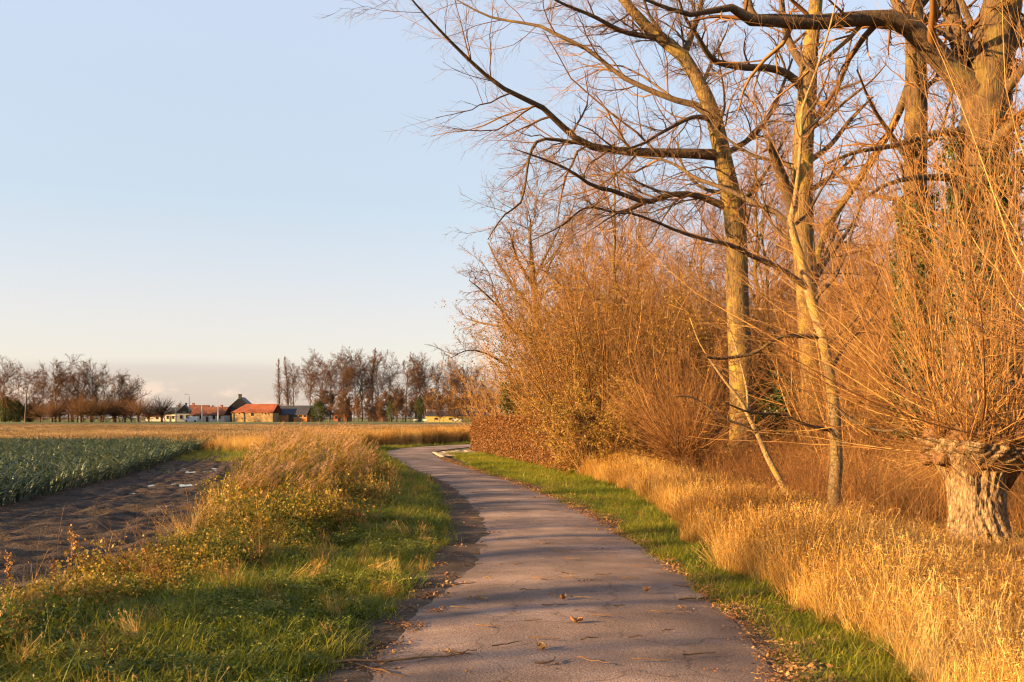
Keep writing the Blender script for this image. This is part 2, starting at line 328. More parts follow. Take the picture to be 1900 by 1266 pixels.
plant_mat('green_grass', [(.05, .085, .008), (.115, .155, .011), (.20, .22, .014), (.29, .26, .026), (.38, .30, .06)], 0.42, 0.5, 0.3, 0.55)
plant_mat('straw_grass', [(.15, .065, .016), (.34, .18, .04), (.55, .34, .09), (.72, .52, .20)], 0.3, 0.55, 0.25, 0.5)
plant_mat('brown_stalk', [(.09, .036, .013), (.17, .075, .025), (.28, .14, .045), (.42, .25, .09)], 0.15, 0.7, 0.2, 0.3)
plant_mat('weed_leaf', [(.05, .085, .010), (.13, .15, .015), (.25, .20, .022), (.36, .23, .03), (.24, .10, .025)], 0.35, 0.5, 0.3, 0.7)
plant_mat('herb_leaf', [(.045, .08, .009), (.10, .14, .013), (.17, .19, .016), (.25, .22, .022)], 0.35, 0.45, 0.35, 0.7)
plant_mat('reed_leaf', [(.10, .11, .015), (.24, .19, .022), (.40, .25, .035), (.42, .19, .035)], 0.35, 0.55, 0.25, 0.4)
plant_mat('reed_plume', [(.30, .17, .09), (.40, .25, .14), (.46, .31, .19)], 0.35, 0.9, 0.05)
plant_mat('leek_leaf', [(.028, .055, .044), (.05, .088, .062), (.095, .135, .08), (.22, .22, .11)], 0.2, 0.38, 0.5)
plant_mat('stubble_stalk', [(.06, .038, .018), (.13, .084, .042), (.23, .155, .078), (.38, .28, .15)], 0.1, 0.75, 0.15, 0.06)
plant_mat('fallen_leaf', [(.10, .045, .022), (.19, .09, .04), (.30, .17, .07), (.42, .27, .12)], 0.1, 0.7, 0.2)
plant_mat('hedge_leaf', [(.08, .034, .013), (.15, .066, .022), (.23, .11, .035), (.32, .17, .055)], 0.3, 0.55, 0.25)
plant_mat('shrub_leaf', [(.09, .07, .012), (.20, .13, .02), (.33, .21, .035), (.24, .11, .025)], 0.35, 0.5, 0.3)
plant_mat('ivy_leaf', [(.012, .03, .008), (.03, .055, .012), (.06, .08, .018)], 0.15, 0.4, 0.4)
plant_mat('conifer_leaf', [(.02, .035, .010), (.05, .065, .015), (.09, .09, .02)], 0.1, 0.6, 0.2)
plant_mat('willow_shoot', [(.07, .026, .010), (.17, .075, .022), (.34, .18, .05), (.60, .40, .15)], 0, 0.55, 0.3)
plant_mat('twig', [(.06, .032, .016), (.11, .06, .028), (.17, .095, .042), (.24, .145, .07)], 0, 0.7, 0.2)
plant_mat('twig_warm', [(.06, .027, .009), (.14, .065, .020), (.27, .14, .045), (.44, .26, .095)], 0, 0.7, 0.2)
plant_mat('twig_mid', [(.06, .034, .02), (.11, .06, .03), (.17, .095, .045)], 0, 0.8, 0.1)
plant_mat('twig_far', [(.06, .032, .018), (.10, .053, .028), (.145, .078, .038)], 0, 0.8, 0.1)
bark_mat('bark_grey', (.036, .024, .012), (.22, .148, .066), (.32, .225, .036), 7, 0.5, 1.0, 0.16)
bark_mat('bark_limb', (.035, .023, .014), (.14, .092, .052), (.20, .15, .035), 9, 0.25, 0.6)
bark_mat('bark_pale', (.10, .065, .032), (.36, .25, .125), (.34, .24, .04), 8, 0.5, 0.6, 0.9)
bark_mat('bark_willow', (.035, .020, .012), (.40, .28, .16), None, 9, 0, 1.0, 0.3)
bark_mat('bark_ivy', (.028, .017, .009), (.14, .088, .045), (.16, .12, .025), 6, 0.4, 1.0, 0.16)
bark_mat('bark_far', (.06, .045, .035), (.14, .10, .07), None, 1.5, 0, 0.3)
bark_mat('bark_dead', (.07, .035, .018), (.22, .12, .06), None, 9, 0, 0.9)
ground_mat('soil_grass', [(.045, .036, .018), (.06, .065, .016), (.11, .10, .03)], 0.7, 8, 0.5, 0.04)
ground_mat('lane_asphalt', [(.115, .078, .060), (.188, .132, .102), (.285, .206, .162)], 0.9, 10, 0.9, 0.012, 0.75, (55, .55), 0.4, None, True)
ground_mat('drive_dirt', [(.04, .03, .02), (.08, .06, .04), (.12, .09, .06)], 2.5, 8, 0.8, 0.02, 0.95)
ground_mat('lane_dirt', [(.035, .025, .018), (.070, .050, .034), (.12, .088, .062)], 2.5, 8, 0.8, 0.02, 0.95, (40, .35), 0.2, (.185, .142, .115))
ground_mat('track_soil', [(.026, .018, .012), (.058, .039, .025), (.105, .072, .045)], 1.6, 10, 1.0, 0.05, 0.85, (22, .5), 0.2)
ground_mat('field_soil', [(.05, .036, .02), (.09, .063, .034), (.15, .105, .055)], 0.35, 10, 1.0, 0.15, 0.95, (3, .6))
ground_mat('meadow_grass', [(.05, .075, .018), (.085, .115, .025), (.12, .13, .035)], 0.08, 8, 0.4, 0.05, 0.95, (2, .35))
ground_mat('wood_litter', [(.07, .035, .018), (.14, .075, .032), (.22, .13, .055)], 0.8, 8, 0.7, 0.05, 0.95, (12, .4))
plain('paver_concrete', (.24, .20, .17), 0.85)
plain('brick_yellow', (.33, .22, .10), 0.9, 0.22, 0.8); plain('brick_orange', (.38, .15, .055), 0.9, 0.18, 0.8); plain('brick_red', (.24, .085, .045), 0.9)
plain('roof_red', (.20, .058, .026), 0.85, 0.3, 0.5); plain('roof_slate', (.035, .036, .042), 0.55, 0.2, 0.5); plain('roof_brown', (.13, .048, .028), 0.85, 0.25, 0.5)
plain('wall_dark', (.055, .052, .055), 0.9); plain('wall_white', (.44, .40, .35), 0.8, 0.1); plain('wall_olive', (.34, .27, .09), 0.9)
plain('window_dark', (.02, .02, .022), 0.25); plain('door_dark', (.06, .03, .02), 0.7); plain('concrete', (.45, .38, .30), 0.8); plain('metal_grey', (.22, .21, .20), 0.5, 0.05, 3, 0.5)
plain('van_white', (.62, .63, .64), 0.35, 0.02); plain('tyre_black', (.02, .02, .02), 0.8); plain('glass_dark', (.03, .04, .05), 0.1, 0.02, 3, 0, 0.6)
plain('wool', (.55, .48, .38), 0.95); plain('sheep_face', (.25, .2, .16), 0.9); plain('post_wood', (.16, .11, .07), 0.9)
m = bpy.data.materials.new('puddle_water'); m.use_nodes = True; b = m.node_tree.nodes['Principled BSDF']; M['puddle_water'] = m
b.inputs['Base Color'].default_value = (.02, .018, .015, 1); b.inputs['Roughness'].default_value = 0.06; b.inputs['IOR'].default_value = 1.33

# ------------------------------------------------------------------ ground, lane, fields
def sheet(name, poly, z, mat, res=None, kind='structure', zfun=None):
    """flat polygon as a grid strip between two edges: poly = (edgeA, edgeB) lists of ground points"""
    A, B = [np.asarray(e, float) for e in poly]; n = res or len(A)
    A = resample(A, n); B = resample(B, n); k = 9
    s = np.linspace(0, 1, k)[None, :, None]; G = A[:, None] * (1 - s) + B[:, None] * s
    V = np.dstack([G, np.full((n, k), z)]).reshape(-1, 3)
    if zfun is not None: V[:, 2] = z + zfun(V, np.tile(np.linspace(0, 1, k), n))
    i = (np.arange(n - 1) * k)[:, None] + np.arange(k - 1)[None]
    Q = np.stack([i, i + 1, i + k + 1, i + k], -1).reshape(-1, 4)
    if np.cross(np.r_[B[0] - A[0]], np.r_[A[1] - A[0]]) < 0: Q = Q[:, ::-1]
    o = MB().add(V, Q, tint=np.tile(np.linspace(0, 1, k), n)).obj(name, mat); return tag(o, kind=kind)

g = MB(); xs = np.array([-9000, -2000, -400, -60, -15, 0, 15, 60, 400, 2000, 9000.]); V = np.array([(x, y, -0.02) for y in xs for x in xs])
i = (np.arange(10) * 11)[:, None] + np.arange(10)[None]
tag(g.add(V, np.stack([i, i + 1, i + 12, i + 11], -1)).obj('ground', 'soil_grass'), kind='structure')

LPX = [(612, 1266), (672, 1200), (722, 1150), (768, 1100), (802, 1050), (828, 1000), (826, 950), (800, 900), (747, 870), (718, 851), (712, 843), (722, 837), (745, 832.5), (790, 829), (885, 824.4)]
RPX = [(1450, 1266), (1400, 1200), (1358, 1150), (1308, 1100), (1243, 1050), (1165, 1000), (1085, 950), (965, 900), (870, 870), (822, 854), (806, 846), (803, 841.5), (812, 837.5), (842, 833.5), (890, 829.3)]
LE = resample(np.vstack([[(-1.5, -14), (-1.45, 0), (-1.32, 4)], [gp(*p) for p in LPX], [(1.5, 69), (10, 76)]]), 160)
RE = resample(np.vstack([[(1.6, -14), (1.65, 0), (1.72, 4)], [gp(*p) for p in RPX], [(2.2, 62.5), (11.5, 70)]]), 160)
def xl(Y):
    k = np.argmax(LE[:, 1] > 48); return np.interp(Y, LE[:k, 1], LE[:k, 0])
def xr(Y):
    k = np.argmax(RE[:, 1] > 46); return np.interp(Y, RE[:k, 1], RE[:k, 0])
dirt_off = lambda Y: np.interp(Y, [6, 9, 12, 16, 22, 30, 45], [.10, .12, .42, .55, .40, .2, .12])
lane = sheet('road', (LE, RE), 0.012, 'lane_asphalt', 220, zfun=lambda V, s: 0.05 * (1 - (2 * s - 1) ** 2) + 0.01 * (fbm(np.c_[V[:, 0] * 1.3, V[:, 1] * 1.3, V[:, 2] * 0], 4) - .5))
# bare muddy margin worn along the inside of the bend
Ys = np.linspace(4, 46, 420); jag = (fbm(np.c_[Ys * 2.2, Ys * 0, Ys * 0], 9, 5) - 0.45) * 0.40
dm = np.c_[xl(Ys) - 0.18, Ys]; dn = np.c_[xl(Ys) + dirt_off(Ys) + .22 + jag * .8, Ys]
def road_z(V, lift):
    a_, b_ = xl(V[:, 1]), xr(V[:, 1]); s_ = np.clip((V[:, 0] - a_) / (b_ - a_), 0, 1); return .022 + lift + .05 * (1 - (2 * s_ - 1) ** 2)
sheet('dirt_margin', (dm, dn), 0.0, 'lane_dirt', 520, zfun=lambda V, s: road_z(V, .016 - .055 * s ** 3) + .035 * (fbm(V * np.array([7, 3, 1]), 3) - .4))
dm2 = np.c_[xr(Ys) + 0.35, Ys]; dn2 = np.c_[xr(Ys) - 0.04 - jag * 0.8, Ys]
sheet('leaf_littered_margin', (dm2, dn2), 0.0, 'lane_dirt', 520, zfun=lambda V, s: road_z(V, .012 - .05 * s ** 3) + .03 * (fbm(V * np.array([6, 3, 1]), 5) - .4))

# bare wet track beside the leeks, with ruts
leek_edge = np.array([(-8.2, 8), (-9.0, 14), (-9.5, 18.5), (-10.9, 28), (-13.4, 40), (-16.4, 55)])
verge_edge = np.array([(-4.4, 8), (-4.1, 12), (-4.4, 15), (-5.5, 20), (-7.3, 28), (-11.0, 42), (-15.5, 54)])
def lx(Y): return np.interp(Y, leek_edge[:, 1], leek_edge[:, 0])
def vx(Y): return np.interp(Y, verge_edge[:, 1], verge_edge[:, 0])
n, k = 480, 80; yy = 4 + np.linspace(0, 1, n) ** 1.2 * 52; s = np.linspace(-0.25, 1.2, k)
X = lx(yy)[:, None] * (1 - s) + vx(yy)[:, None] * s; Y = np.repeat(yy[:, None], k, 1); p3 = np.c_[X.ravel(), Y.ravel(), X.ravel() * 0]
rut = np.zeros(n * k)
for c, w in ((0.22, .035), (0.34, .03), (0.62, .04), (0.76, .035)):
    ss = np.tile(s, n) + 0.03 * np.sin(p3[:, 1] * 0.35 + c * 9); rut -= 0.055 * np.exp(-((ss - c) / w) ** 2) - 0.03 * np.exp(-((ss - c - 2.2 * w) / w) ** 2)
Zt = 0.03 + rut * (.1 + 1.0 * fbm(p3 * .5, 27, 2)) + 0.08 * (fbm(p3 * 0.9, 21, 4) - .5) + 0.15 * (fbm(p3 * np.array([4, 4, 1]), 22, 4) - .5) + 0.06 * np.clip(vnoise(p3 * 7, 25) - .6, 0, 1) + 0.05 * np.clip(vnoise(p3 * 13, 26) - .55, 0, 1)
i = (np.arange(n - 1) * k)[:, None] + np.arange(k - 1)[None]
tag(MB().add(np.c_[p3[:, :2], Zt + 0.03], np.stack([i, i + 1, i + k + 1, i + k], -1)).obj('dirt_track', 'track_soil'), kind='structure')
# grassy bank between the lane and the muddy track: lumpy, highest under the weeds
def bank_z(X, Y):
    X = np.asarray(X, float); Y = np.asarray(Y, float); a = xl(Y) - .05; b = np.where(Y < 44, vx(np.clip(Y, 8, 54)), a - 5); s_ = np.clip((X - a) / (b - a), 0, 1)
    p_ = np.c_[X.ravel(), Y.ravel(), X.ravel() * 0]
    return (np.sin(s_ * math.pi) ** .8 * (.06 + .22 * np.clip(fbm(p_ * .45, 101, 3).reshape(X.shape) - .18, 0, 1)) + (.10 * (fbm(p_ * 1.3, 104, 3).reshape(X.shape) - .42)) * np.clip(s_ * 6, 0, 1) * np.clip((1 - s_) * 6, 0, 1))
nb, kb = 240, 30; yb = np.linspace(2, 46, nb); sb = np.linspace(0, 1, kb); XB = (xl(yb) - .04)[:, None] * (1 - sb) + (vx(np.clip(yb, 8, 54)) - .2)[:, None] * sb; YB = np.repeat(yb[:, None], kb, 1)
ib = (np.arange(nb - 1) * kb)[:, None] + np.arange(kb - 1)[None]
tag(MB().add(np.c_[XB.ravel(), YB.ravel(), bank_z(XB, YB).ravel() + .012], np.stack([ib + kb, ib + kb + 1, ib + 1, ib], -1)).obj('verge_bank', 'soil_grass'), kind='structure')
# rain puddles standing in the ruts
for (px, py, rx, ry, z) in ((318, 876, 1.9, 1.6, .050), (392, 877, 1.3, 1.0, .044), (205, 915, 1.4, 1.2, .047), (300, 904, .9, .7, .042)):
    c = gp(px, py); a = np.linspace(0, 2 * math.pi, 40, endpoint=False); rr = 1 + 0.35 * (fbm(np.c_[np.cos(a) * 1.5 + px, np.sin(a) * 1.5, a * 0], 2) - .5)
    V = np.vstack([[(c[0], c[1], z)], np.c_[c[0] + rx * rr * np.cos(a), c[1] + ry * rr * np.sin(a), a * 0 + z]])
    T = [(0, j + 1, (j + 1) % 40 + 1) for j in range(40)]
    tag(MB().add(V, None, T).obj('puddle', 'puddle_water'), kind='structure')

# stubble field, far meadow, woodland floor
tag(MB().add([(-420, 55, -0.008), (-9, 55, -0.008), (2, 78, -0.008), (60, 110, -0.008), (260, 300, -0.008), (-420, 300, -0.008)], [(0, 1, 2, 5), (2, 3, 4, 5)]).obj('stubble_field', 'field_soil'), kind='structure')
tag(MB().add([(-900, 300, -0.004), (700, 300, -0.004), (700, 900, -0.004), (-900, 900, -0.004)], [(0, 1, 2, 3)]).obj('meadow', 'meadow_grass'), kind='structure')
tag(MB().add([(3.6, -2, 0.0), (70, -2, 0.0), (90, 120, 0.0), (12, 95, 0.0), (3.5, 36, 0.0), (3.2, 20, 0)], None, [(0, 1, 5), (1, 4, 5), (1, 2, 4), (2, 3, 4)]).obj('woodland_floor', 'wood_litter'), kind='structure')

# ------------------------------------------------------------------ small clump shapes for the scattered cover
def arc(n, rad, h0, h1, lean, curl, m=4, base=None):
    r = rad * np.sqrt(RG.random(n)); a = RG.random(n) * 6.283
    P = np.zeros((n, m, 3)); P[:, 0] = np.c_[r * np.cos(a), r * np.sin(a), -0.02 + 0 * r] if base is None else base
    az = RG.random(n) * 6.283; hd = np.c_[np.cos(az), np.sin(az), az * 0]; L = h0 + (h1 - h0) * RG.random(n); st = (L / (m - 1))[:, None]
    d = unit(np.array([0, 0, 1.]) + hd * (lean * RG.random(n))[:, None])
    c = (curl * (0.3 + RG.random(n)))[:, None]
    for q in range(1, m): P[:, q] = P[:, q - 1] + d * st; d = unit(d + hd * c - np.array([0, 0, 1.]) * c * 0.5)
    return P, np.c_[-np.sin(az), np.cos(az), az * 0]
def blades(mb, n, rad, h0, h1, lean, curl, w, mat=0, m=4):
    P, sd_ = arc(n, rad, h0, h1, lean, curl, m); ww = w * (0.6 + 0.8 * RG.random(n))[:, None] * np.linspace(1, 0.15, m)[None] ** 0.7
    ribbons(mb, P, ww, sd_, mat); return P
def grass_clump(n=50, rad=.16, h=(.04, .17), w=.006, lean=1.5, curl=.5, mat='green_grass'):
    mb = MB(); blades(mb, n, rad, h[0], h[1], lean, curl, w); return mb.mesh('grass_clump', mat)
def straw_clump():
    mb = MB(); blades(mb, 52, .18, .30, .95, .30, .15, .007, 0, 5)
    P, s_ = arc(14, .15, .7, 1.15, .22, .08, 5); ribbons(mb, P, np.full((14, 5), .005), s_, 0)
    tips = P[:, -1]                                                     # loose seed heads
    for q in range(14):
        B = tips[q] + RG.normal(size=(4, 3)) * np.array([.012, .012, .05]) - np.array([0, 0, .04]); leaves(mb, B, .045, 0, 0, None, .2)
    return mb.mesh('straw_clump', 'straw_grass')
def stalk_clump():
    mb = MB(); P, s_ = arc(9, .22, .6, 1.4, .5, .10, 6); Rd = np.full((9, 1), .004) * np.linspace(1, .4, 6); tubes(mb, P, Rd, 3)
    c, r = grow(P, Rd, 7, .25, 1, .8, .28, 4, .2, 0, .6, .0015); tubes(mb, c, r, 3)
    leaves(mb, c[::3, -1], .035, 0, 0, None, .4)
    blades(mb, 26, .22, .25, .9, .8, .30, .006); return mb.mesh('stalk_clump', 'brown_stalk')
def weed_clump(h=.42, nl=150, sz=.05, mat='weed_leaf'):
    mb = MB(); P, s_ = arc(9, .14, h * .6, h * 1.2, .7, .14, 5); Rd = np.full((9, 1), .003) * np.linspace(1, .4, 5); tubes(mb, P, Rd, 3, 0)
    c, r = grow(P, Rd, 5, .2, 1, .9, .4, 3, .2, 0, .6, .0015); tubes(mb, c, r, 3, 0)
    pos = np.vstack([c[:, 1], c[:, 2], c[:, 2] + RG.normal(size=c[:, 2].shape) * .03]); pos = pos[RG.permutation(len(pos))[:nl]]
    leaves(mb, pos, sz, 0, .45, None, .7); return mb.mesh('weed_clump', mat)
def reed_clump(wind=(.42, -.05)):
    mb = MB(); n = 10; P, s_ = arc(n, .22, 1.05, 1.75, .16, .02, 6); wv = np.array([wind[0], wind[1], 0])
    P += np.linspace(0, 1, 6)[None, :, None] ** 2 * wv[None, None] * .35
    Rd = np.full((n, 1), .004) * np.linspace(1, .5, 6); tubes(mb, P, Rd, 3, 0)
    m = 5; k = 11; idx = np.repeat(np.arange(n), k); t = .2 + .75 * RG.random(n * k); x = t * 5; i = np.minimum(x.astype(int), 4); f = (x - i)[:, None]
    B = P[idx, i] * (1 - f) + P[idx, i + 1] * f; az = RG.random(n * k) * 6.283; hd = unit(np.c_[np.cos(az), np.sin(az), az * 0] + wv * 1.2); d = unit(hd * .8 + np.array([0, 0, .8]))
    L = np.zeros((n * k, m, 3)); L[:, 0] = B; st = (.25 + .3 * RG.random(n * k))[:, None] / (m - 1)
    for q in range(1, m): L[:, q] = L[:, q - 1] + d * st; d = unit(d + wv * .18 - np.array([0, 0, .28]))
    ribbons(mb, L, .024 * np.array([.7, 1, .9, .6, .1])[None] * np.ones((n * k, 1)), unit(np.cross(hd, [0, 0, 1.])), 0)
    for q in range(0, n):                                                # drooping plumes
        if RG.random() < .5: continue
        tp = P[q, -1]; ax = unit(np.array([wind[0] * 1.3, wind[1], .75]) + RG.normal(size=3) * .15); u = RG.random(26)
        B = tp + ax[None] * (u * .24)[:, None] + RG.normal(size=(26, 3)) * (.022 * (1.1 - u))[:, None]
        e = unit(ax + RG.normal(size=(26, 3)) * .5 + np.array([0.3, 0, -.2])); A = np.stack([B, B + e * .035, B + e * .07], 1)
        ribbons(mb, A, .010 * np.ones((26, 1)) * np.array([.8, 1, .2])[None], unit(np.cross(e, RG.normal(size=(26, 3)))), 1)
    return mb.mesh('reed_clump', ['reed_leaf', 'reed_plume'])
def stubble_clump():
    mb = MB()
    for row in (-.56, .19):                                              # two sowing rows, 75 cm apart
        n = 14; b = np.c_[np.linspace(-1, 1, n) + RG.normal(size=n) * .03, row + RG.normal(size=n) * .03, np.full(n, -.02)]; P, s_ = arc(n, 0, .13, .30, .35, 0, 3, b)
        tubes(mb, P, np.full((n, 3), .012), 3)
    b = np.c_[RG.uniform(-1, 1, 46), RG.uniform(-.75, .75, 46), .03 + .05 * RG.random(46)]; leaves(mb, b, .22, 0, .7, None, .22)
    return mb.mesh('stubble_clump', 'stubble_stalk')
def litter_clump():
    mb = MB(); b = np.c_[RG.normal(size=(16, 2)) * .10, .012 + .012 * RG.random(16)]; leaves(mb, b, .055, 0, .75, None, .6)
    a = RG.random(5) * 6.28; st = np.c_[RG.normal(size=(5, 2)) * .1, np.full(5, .012)]; en = st + np.c_[np.cos(a), np.sin(a), a * 0] * .12
    tubes(mb, np.stack([st, (st + en) / 2 + RG.normal(size=(5, 3)) * .008, en], 1), np.full((5, 3), .003), 3); return mb.mesh('litter_clump', 'fallen_leaf')
def leek_mesh():
    mb = MB(); n = RG.integers(9, 12); az0 = RG.random() * 3.14; m = 7
    P = np.zeros((n, m, 3)); az = az0 + np.where(np.arange(n) % 2, 0, math.pi) + RG.normal(size=n) * .45; hd = np.c_[np.cos(az), np.sin(az), az * 0]
    P[:, 0] = np.c_[hd[:, :2] * .01, np.linspace(.0, .16, n)]; d = unit(np.array([0, 0, 1.]) + hd * np.linspace(.75, .12, n)[:, None]); L = .34 + .26 * RG.random(n)
    for q in range(1, m): P[:, q] = P[:, q - 1] + d * (L / (m - 1))[:, None]; d = unit(d + hd * .20 * (q > 1) - np.array([0, 0, 1.]) * (.10 + .22 * RG.random(n)[:, None]) * (q > 2))
    sdv = np.c_[-np.sin(az), np.cos(az), az * 0]; w = .036 * np.array([.7, .9, 1, .95, .75, .45, .05])
    # folded leaf: midrib lower than the edges
    up_ = np.array([0, 0, .012]); s = sdv[:, None] * w[None, :, None] * .5; V = np.stack([P - s + up_, P, P + s + up_], 2).reshape(-1, 3)
    b = (np.arange(n) * m * 3)[:, None, None] + (np.arange(m - 1) * 3)[None, :, None] + np.arange(2)[None, None]
    mb.add(V, np.stack([b, b + 1, b + 4, b + 3], -1), None, 0, np.repeat(RG.random(n), m * 3))
    z = np.linspace(-.02, .2, 3); tubes(mb, np.c_[z * 0, z * 0, z][None], np.array([[.018, .02, .016]]), 6, 0, .9); return mb.mesh('leek', 'leek_leaf')

GRASS = collection_of('grass_clump', [grass_clump() for _ in range(6)])
LONGG = collection_of('long_grass_clump', [grass_clump(44, .16, (.14, .40), .007, 1.4, .5) for _ in range(5)])
STRAW = collection_of('straw_clump', [straw_clump() for _ in range(7)])
STALK = collection_of('stalk_clump', [stalk_clump() for _ in range(6)])
WEED = collection_of('weed_clump', [weed_clump(.34 + .05 * q) for q in range(6)])
HERB = collection_of('herb_clump', [weed_clump(.34 + .05 * q, 150, .055, 'herb_leaf') for q in range(5)])
REED = collection_of('reed_clump', [reed_clump() for _ in range(7)])
STUB = collection_of('stubble_clump', [stubble_clump() for _ in range(6)])
LITT = collection_of('litter_clump', [litter_clump() for _ in range(6)])
LEEKM = [leek_mesh() for _ in range(8)]
LEEK = collection_of('leek_plant', LEEKM)

def pts(n, y0, y1, xa, xb, pw=1.0, z=0.0):
    Y = y0 + (y1 - y0) * RG.random(n) ** pw; a, b_ = xa(Y), xb(Y); X = a + (b_ - a) * RG.random(n); return np.c_[X, Y, np.full(n, z)]
wig = lambda Y, s, a: a * (fbm(np.c_[Y * .8, Y * 0 + s, Y * 0], s, 3) - .45) * 2
# mown grass strip on the left of the lane
in_l = lambda Y: np.interp(Y, [4, 8, 9.4, 11.3, 14.4, 19, 26, 34, 45], [-4.2, -3.75, -3.4, -2.95, -2.75, -2.7, -3.5, -5.2, -7.4])
P = pts(19000, 4.6, 47, in_l, lambda Y: xl(Y) - .03 + wig(Y, 3, .10), 1.9)
dn = fbm(P * .7, 31); keep = RG.random(len(P)) < .25 + 1.3 * dn; P = P[keep]; P[:, 2] = bank_z(P[:, 0], P[:, 1])
scatter('grass_verge', GRASS, P, (.45 + .8 * RG.random(len(P)) ** 2) * (1 + .02 * P[:, 1]) * (.35 + 1.3 * fbm(P * 1.6, 33)), 'short green grass strip between the lane and the weeds', 'grass')
P = pts(4200, 5, 44, lambda Y: in_l(Y) - 1.4, lambda Y: in_l(Y) + 1.3, 1.6); P = P[RG.random(len(P)) < 2.4 * fbm(P * .9, 37) - .55]; P[:, 2] = bank_z(P[:, 0], P[:, 1])
scatter('grass_tussocks', LONGG, P, .45 + .65 * RG.random(len(P)) ** 1.5, 'longer tussocky grass on the left roadside verge', 'grass')
P = pts(2600, 4.8, 30, in_l, lambda Y: xl(Y) - .12, 1.5); P = P[RG.random(len(P)) < 2.8 * fbm(P * 1.2, 39) - .7]; P[:, 2] = bank_z(P[:, 0], P[:, 1]); hs = .18 + .26 * RG.random(len(P))
scatter('verge_herbs', HERB, P, np.c_[hs * 1.25, hs * 1.25, hs * .75], 'low leafy herbs growing among the grass of the left verge', 'weeds', tilt=.2)
P = pts(260, 4.8, 30, in_l, lambda Y: xl(Y) - .05, 1.5); P = P[RG.random(len(P)) < 2.8 * fbm(P * .9, 45) - .75]; P[:, 2] = bank_z(P[:, 0], P[:, 1]); hs = .14 + .16 * RG.random(len(P))
scatter('verge_straw', STRAW, P, np.c_[hs * 1.6, hs * 1.6, hs], 'withered pale tufts in the left grass verge', 'grass', tilt=.6)
# right verge
tall_r = lambda Y: np.interp(Y, [4, 6.6, 9, 11.5, 15, 21, 31, 36], [2.75, 2.75, 2.62, 2.5, 2.6, 2.85, 2.3, .6])
P = pts(9000, 4.6, 36, lambda Y: xr(Y) + .12 + wig(Y, 5, .22), lambda Y: tall_r(Y) + .4, 1.5); P = P[RG.random(len(P)) < 2.6 * fbm(P * 1.3, 36) - .05]
scatter('grass_verge', GRASS, P, (.42 + .65 * RG.random(len(P)) ** 2) * (1 + .02 * P[:, 1]) * (.55 + 1.0 * fbm(P * 1.6, 35)), 'bright green grass edge between the lane and tall golden grass', 'grass')
P = pts(2600, 33, 47, lambda Y: np.interp(Y, [33, 38, 47], [-.7, -1.4, -3.1]), lambda Y: np.interp(Y, [33, 50], [1.3, -1.9]), 1)
scatter('grass_lawn', GRASS, P, 1.0 + .6 * RG.random(len(P)), 'short green lawn in front of the brown hedge', 'grass')
# tall golden grass
P = pts(9800, 4.5, 34, lambda Y: tall_r(Y) + wig(Y, 7, .45), lambda Y: np.interp(Y, [4.5, 10, 20, 34], [7.5, 7.5, 7.0, 5.5]), 1.35)
hs = np.interp(P[:, 0] - tall_r(P[:, 1]), [-.2, .5, 1.5], [.55, .85, 1.0]); hs = hs * (.45 + .6 * RG.random(len(P))) * (.55 + 1.1 * fbm(P * .8, 51)); kp = RG.random(len(P)) < 2.2 * fbm(P * 1.4, 53) + .05; P = P[kp]; hs = hs[kp]; scatter('tall_grass', STRAW, P, np.c_[hs * .9 + .1, hs * .9 + .1, hs * np.interp(P[:, 0], [3, 4.5, 6], [.74, .44, .18])], 'tall golden dry grass along the right side of the lane', 'grass', tilt=.22)
P = pts(4600, 9, 62, lambda Y: np.interp(Y, [9, 20, 31, 40, 62], [5.5, 5.2, 4.0, 3.5, 5]), lambda Y: np.interp(Y, [9, 20, 62], [13, 16, 38]), 1.2)
P = P[(P[:, 0] > 9) | (P[:, 1] > 14.6)]; scatter('undergrowth', STALK, P, .55 + .75 * RG.random(len(P)), 'brown dead stalks and brambles on the woodland floor', 'undergrowth', tilt=.3)
P = pts(1300, 6, 30, lambda Y: tall_r(Y) + .9, lambda Y: np.interp(Y, [6, 20, 30], [8, 7.5, 6]), 1.3); P = P[RG.random(len(P)) < 2.4 * fbm(P * .6, 57) - .45]
P = P[(P[:, 0] < 4.9) | (P[:, 1] > 14)]; scatter('brown_stems', STALK, P, .40 + .4 * RG.random(len(P)), 'rusty brown stems rising among the golden grass', 'weeds', tilt=.35)
# left weeds and reeds
P = pts(6400, 5, 30, lambda Y: vx(np.clip(Y, 8, 54)) - .1 + wig(Y, 11, .5), lambda Y: in_l(Y) + .25 + wig(Y, 13, .7), 1.2); P = P[RG.random(len(P)) < 2.6 * fbm(P * .8, 43) - .3]; P[:, 2] = bank_z(P[:, 0], P[:, 1]) - .02
scatter('weeds', WEED, P, (.36 + .62 * RG.random(len(P)) ** 1.5) * (.25 + 1.5 * fbm(P * np.array([.4, 1.1, 1]), 41)) * np.interp(P[:, 1], [6, 9, 14], [.6, .8, 1.1]), 'golden green leafy weeds on the bank by the muddy track', 'weeds', tilt=.3)
P = pts(420, 6, 26, lambda Y: vx(np.clip(Y, 8, 54)), lambda Y: in_l(Y) + .3, 1.2); P = P[RG.random(len(P)) < 2.4 * fbm(P * .7, 47) - .6]; P[:, 2] = bank_z(P[:, 0], P[:, 1])
scatter('dead_weeds', STALK, P, .20 + .5 * RG.random(len(P)) ** 2, 'rusty dead weed stems on the left bank', 'weeds', tilt=.4)
P = pts(190, 6, 26, lambda Y: vx(np.clip(Y, 8, 54)), lambda Y: in_l(Y) + .6, 1.2); P = P[RG.random(len(P)) < 2.4 * fbm(P * .8, 49) - .5]; P[:, 2] = bank_z(P[:, 0], P[:, 1])
hs = .16 + .30 * RG.random(len(P)) ** 1.5; scatter('bank_straw', STRAW, P, np.c_[hs * 1.3, hs * 1.3, hs], 'bleached dry grass among the weeds of the left bank', 'grass', tilt=.5)
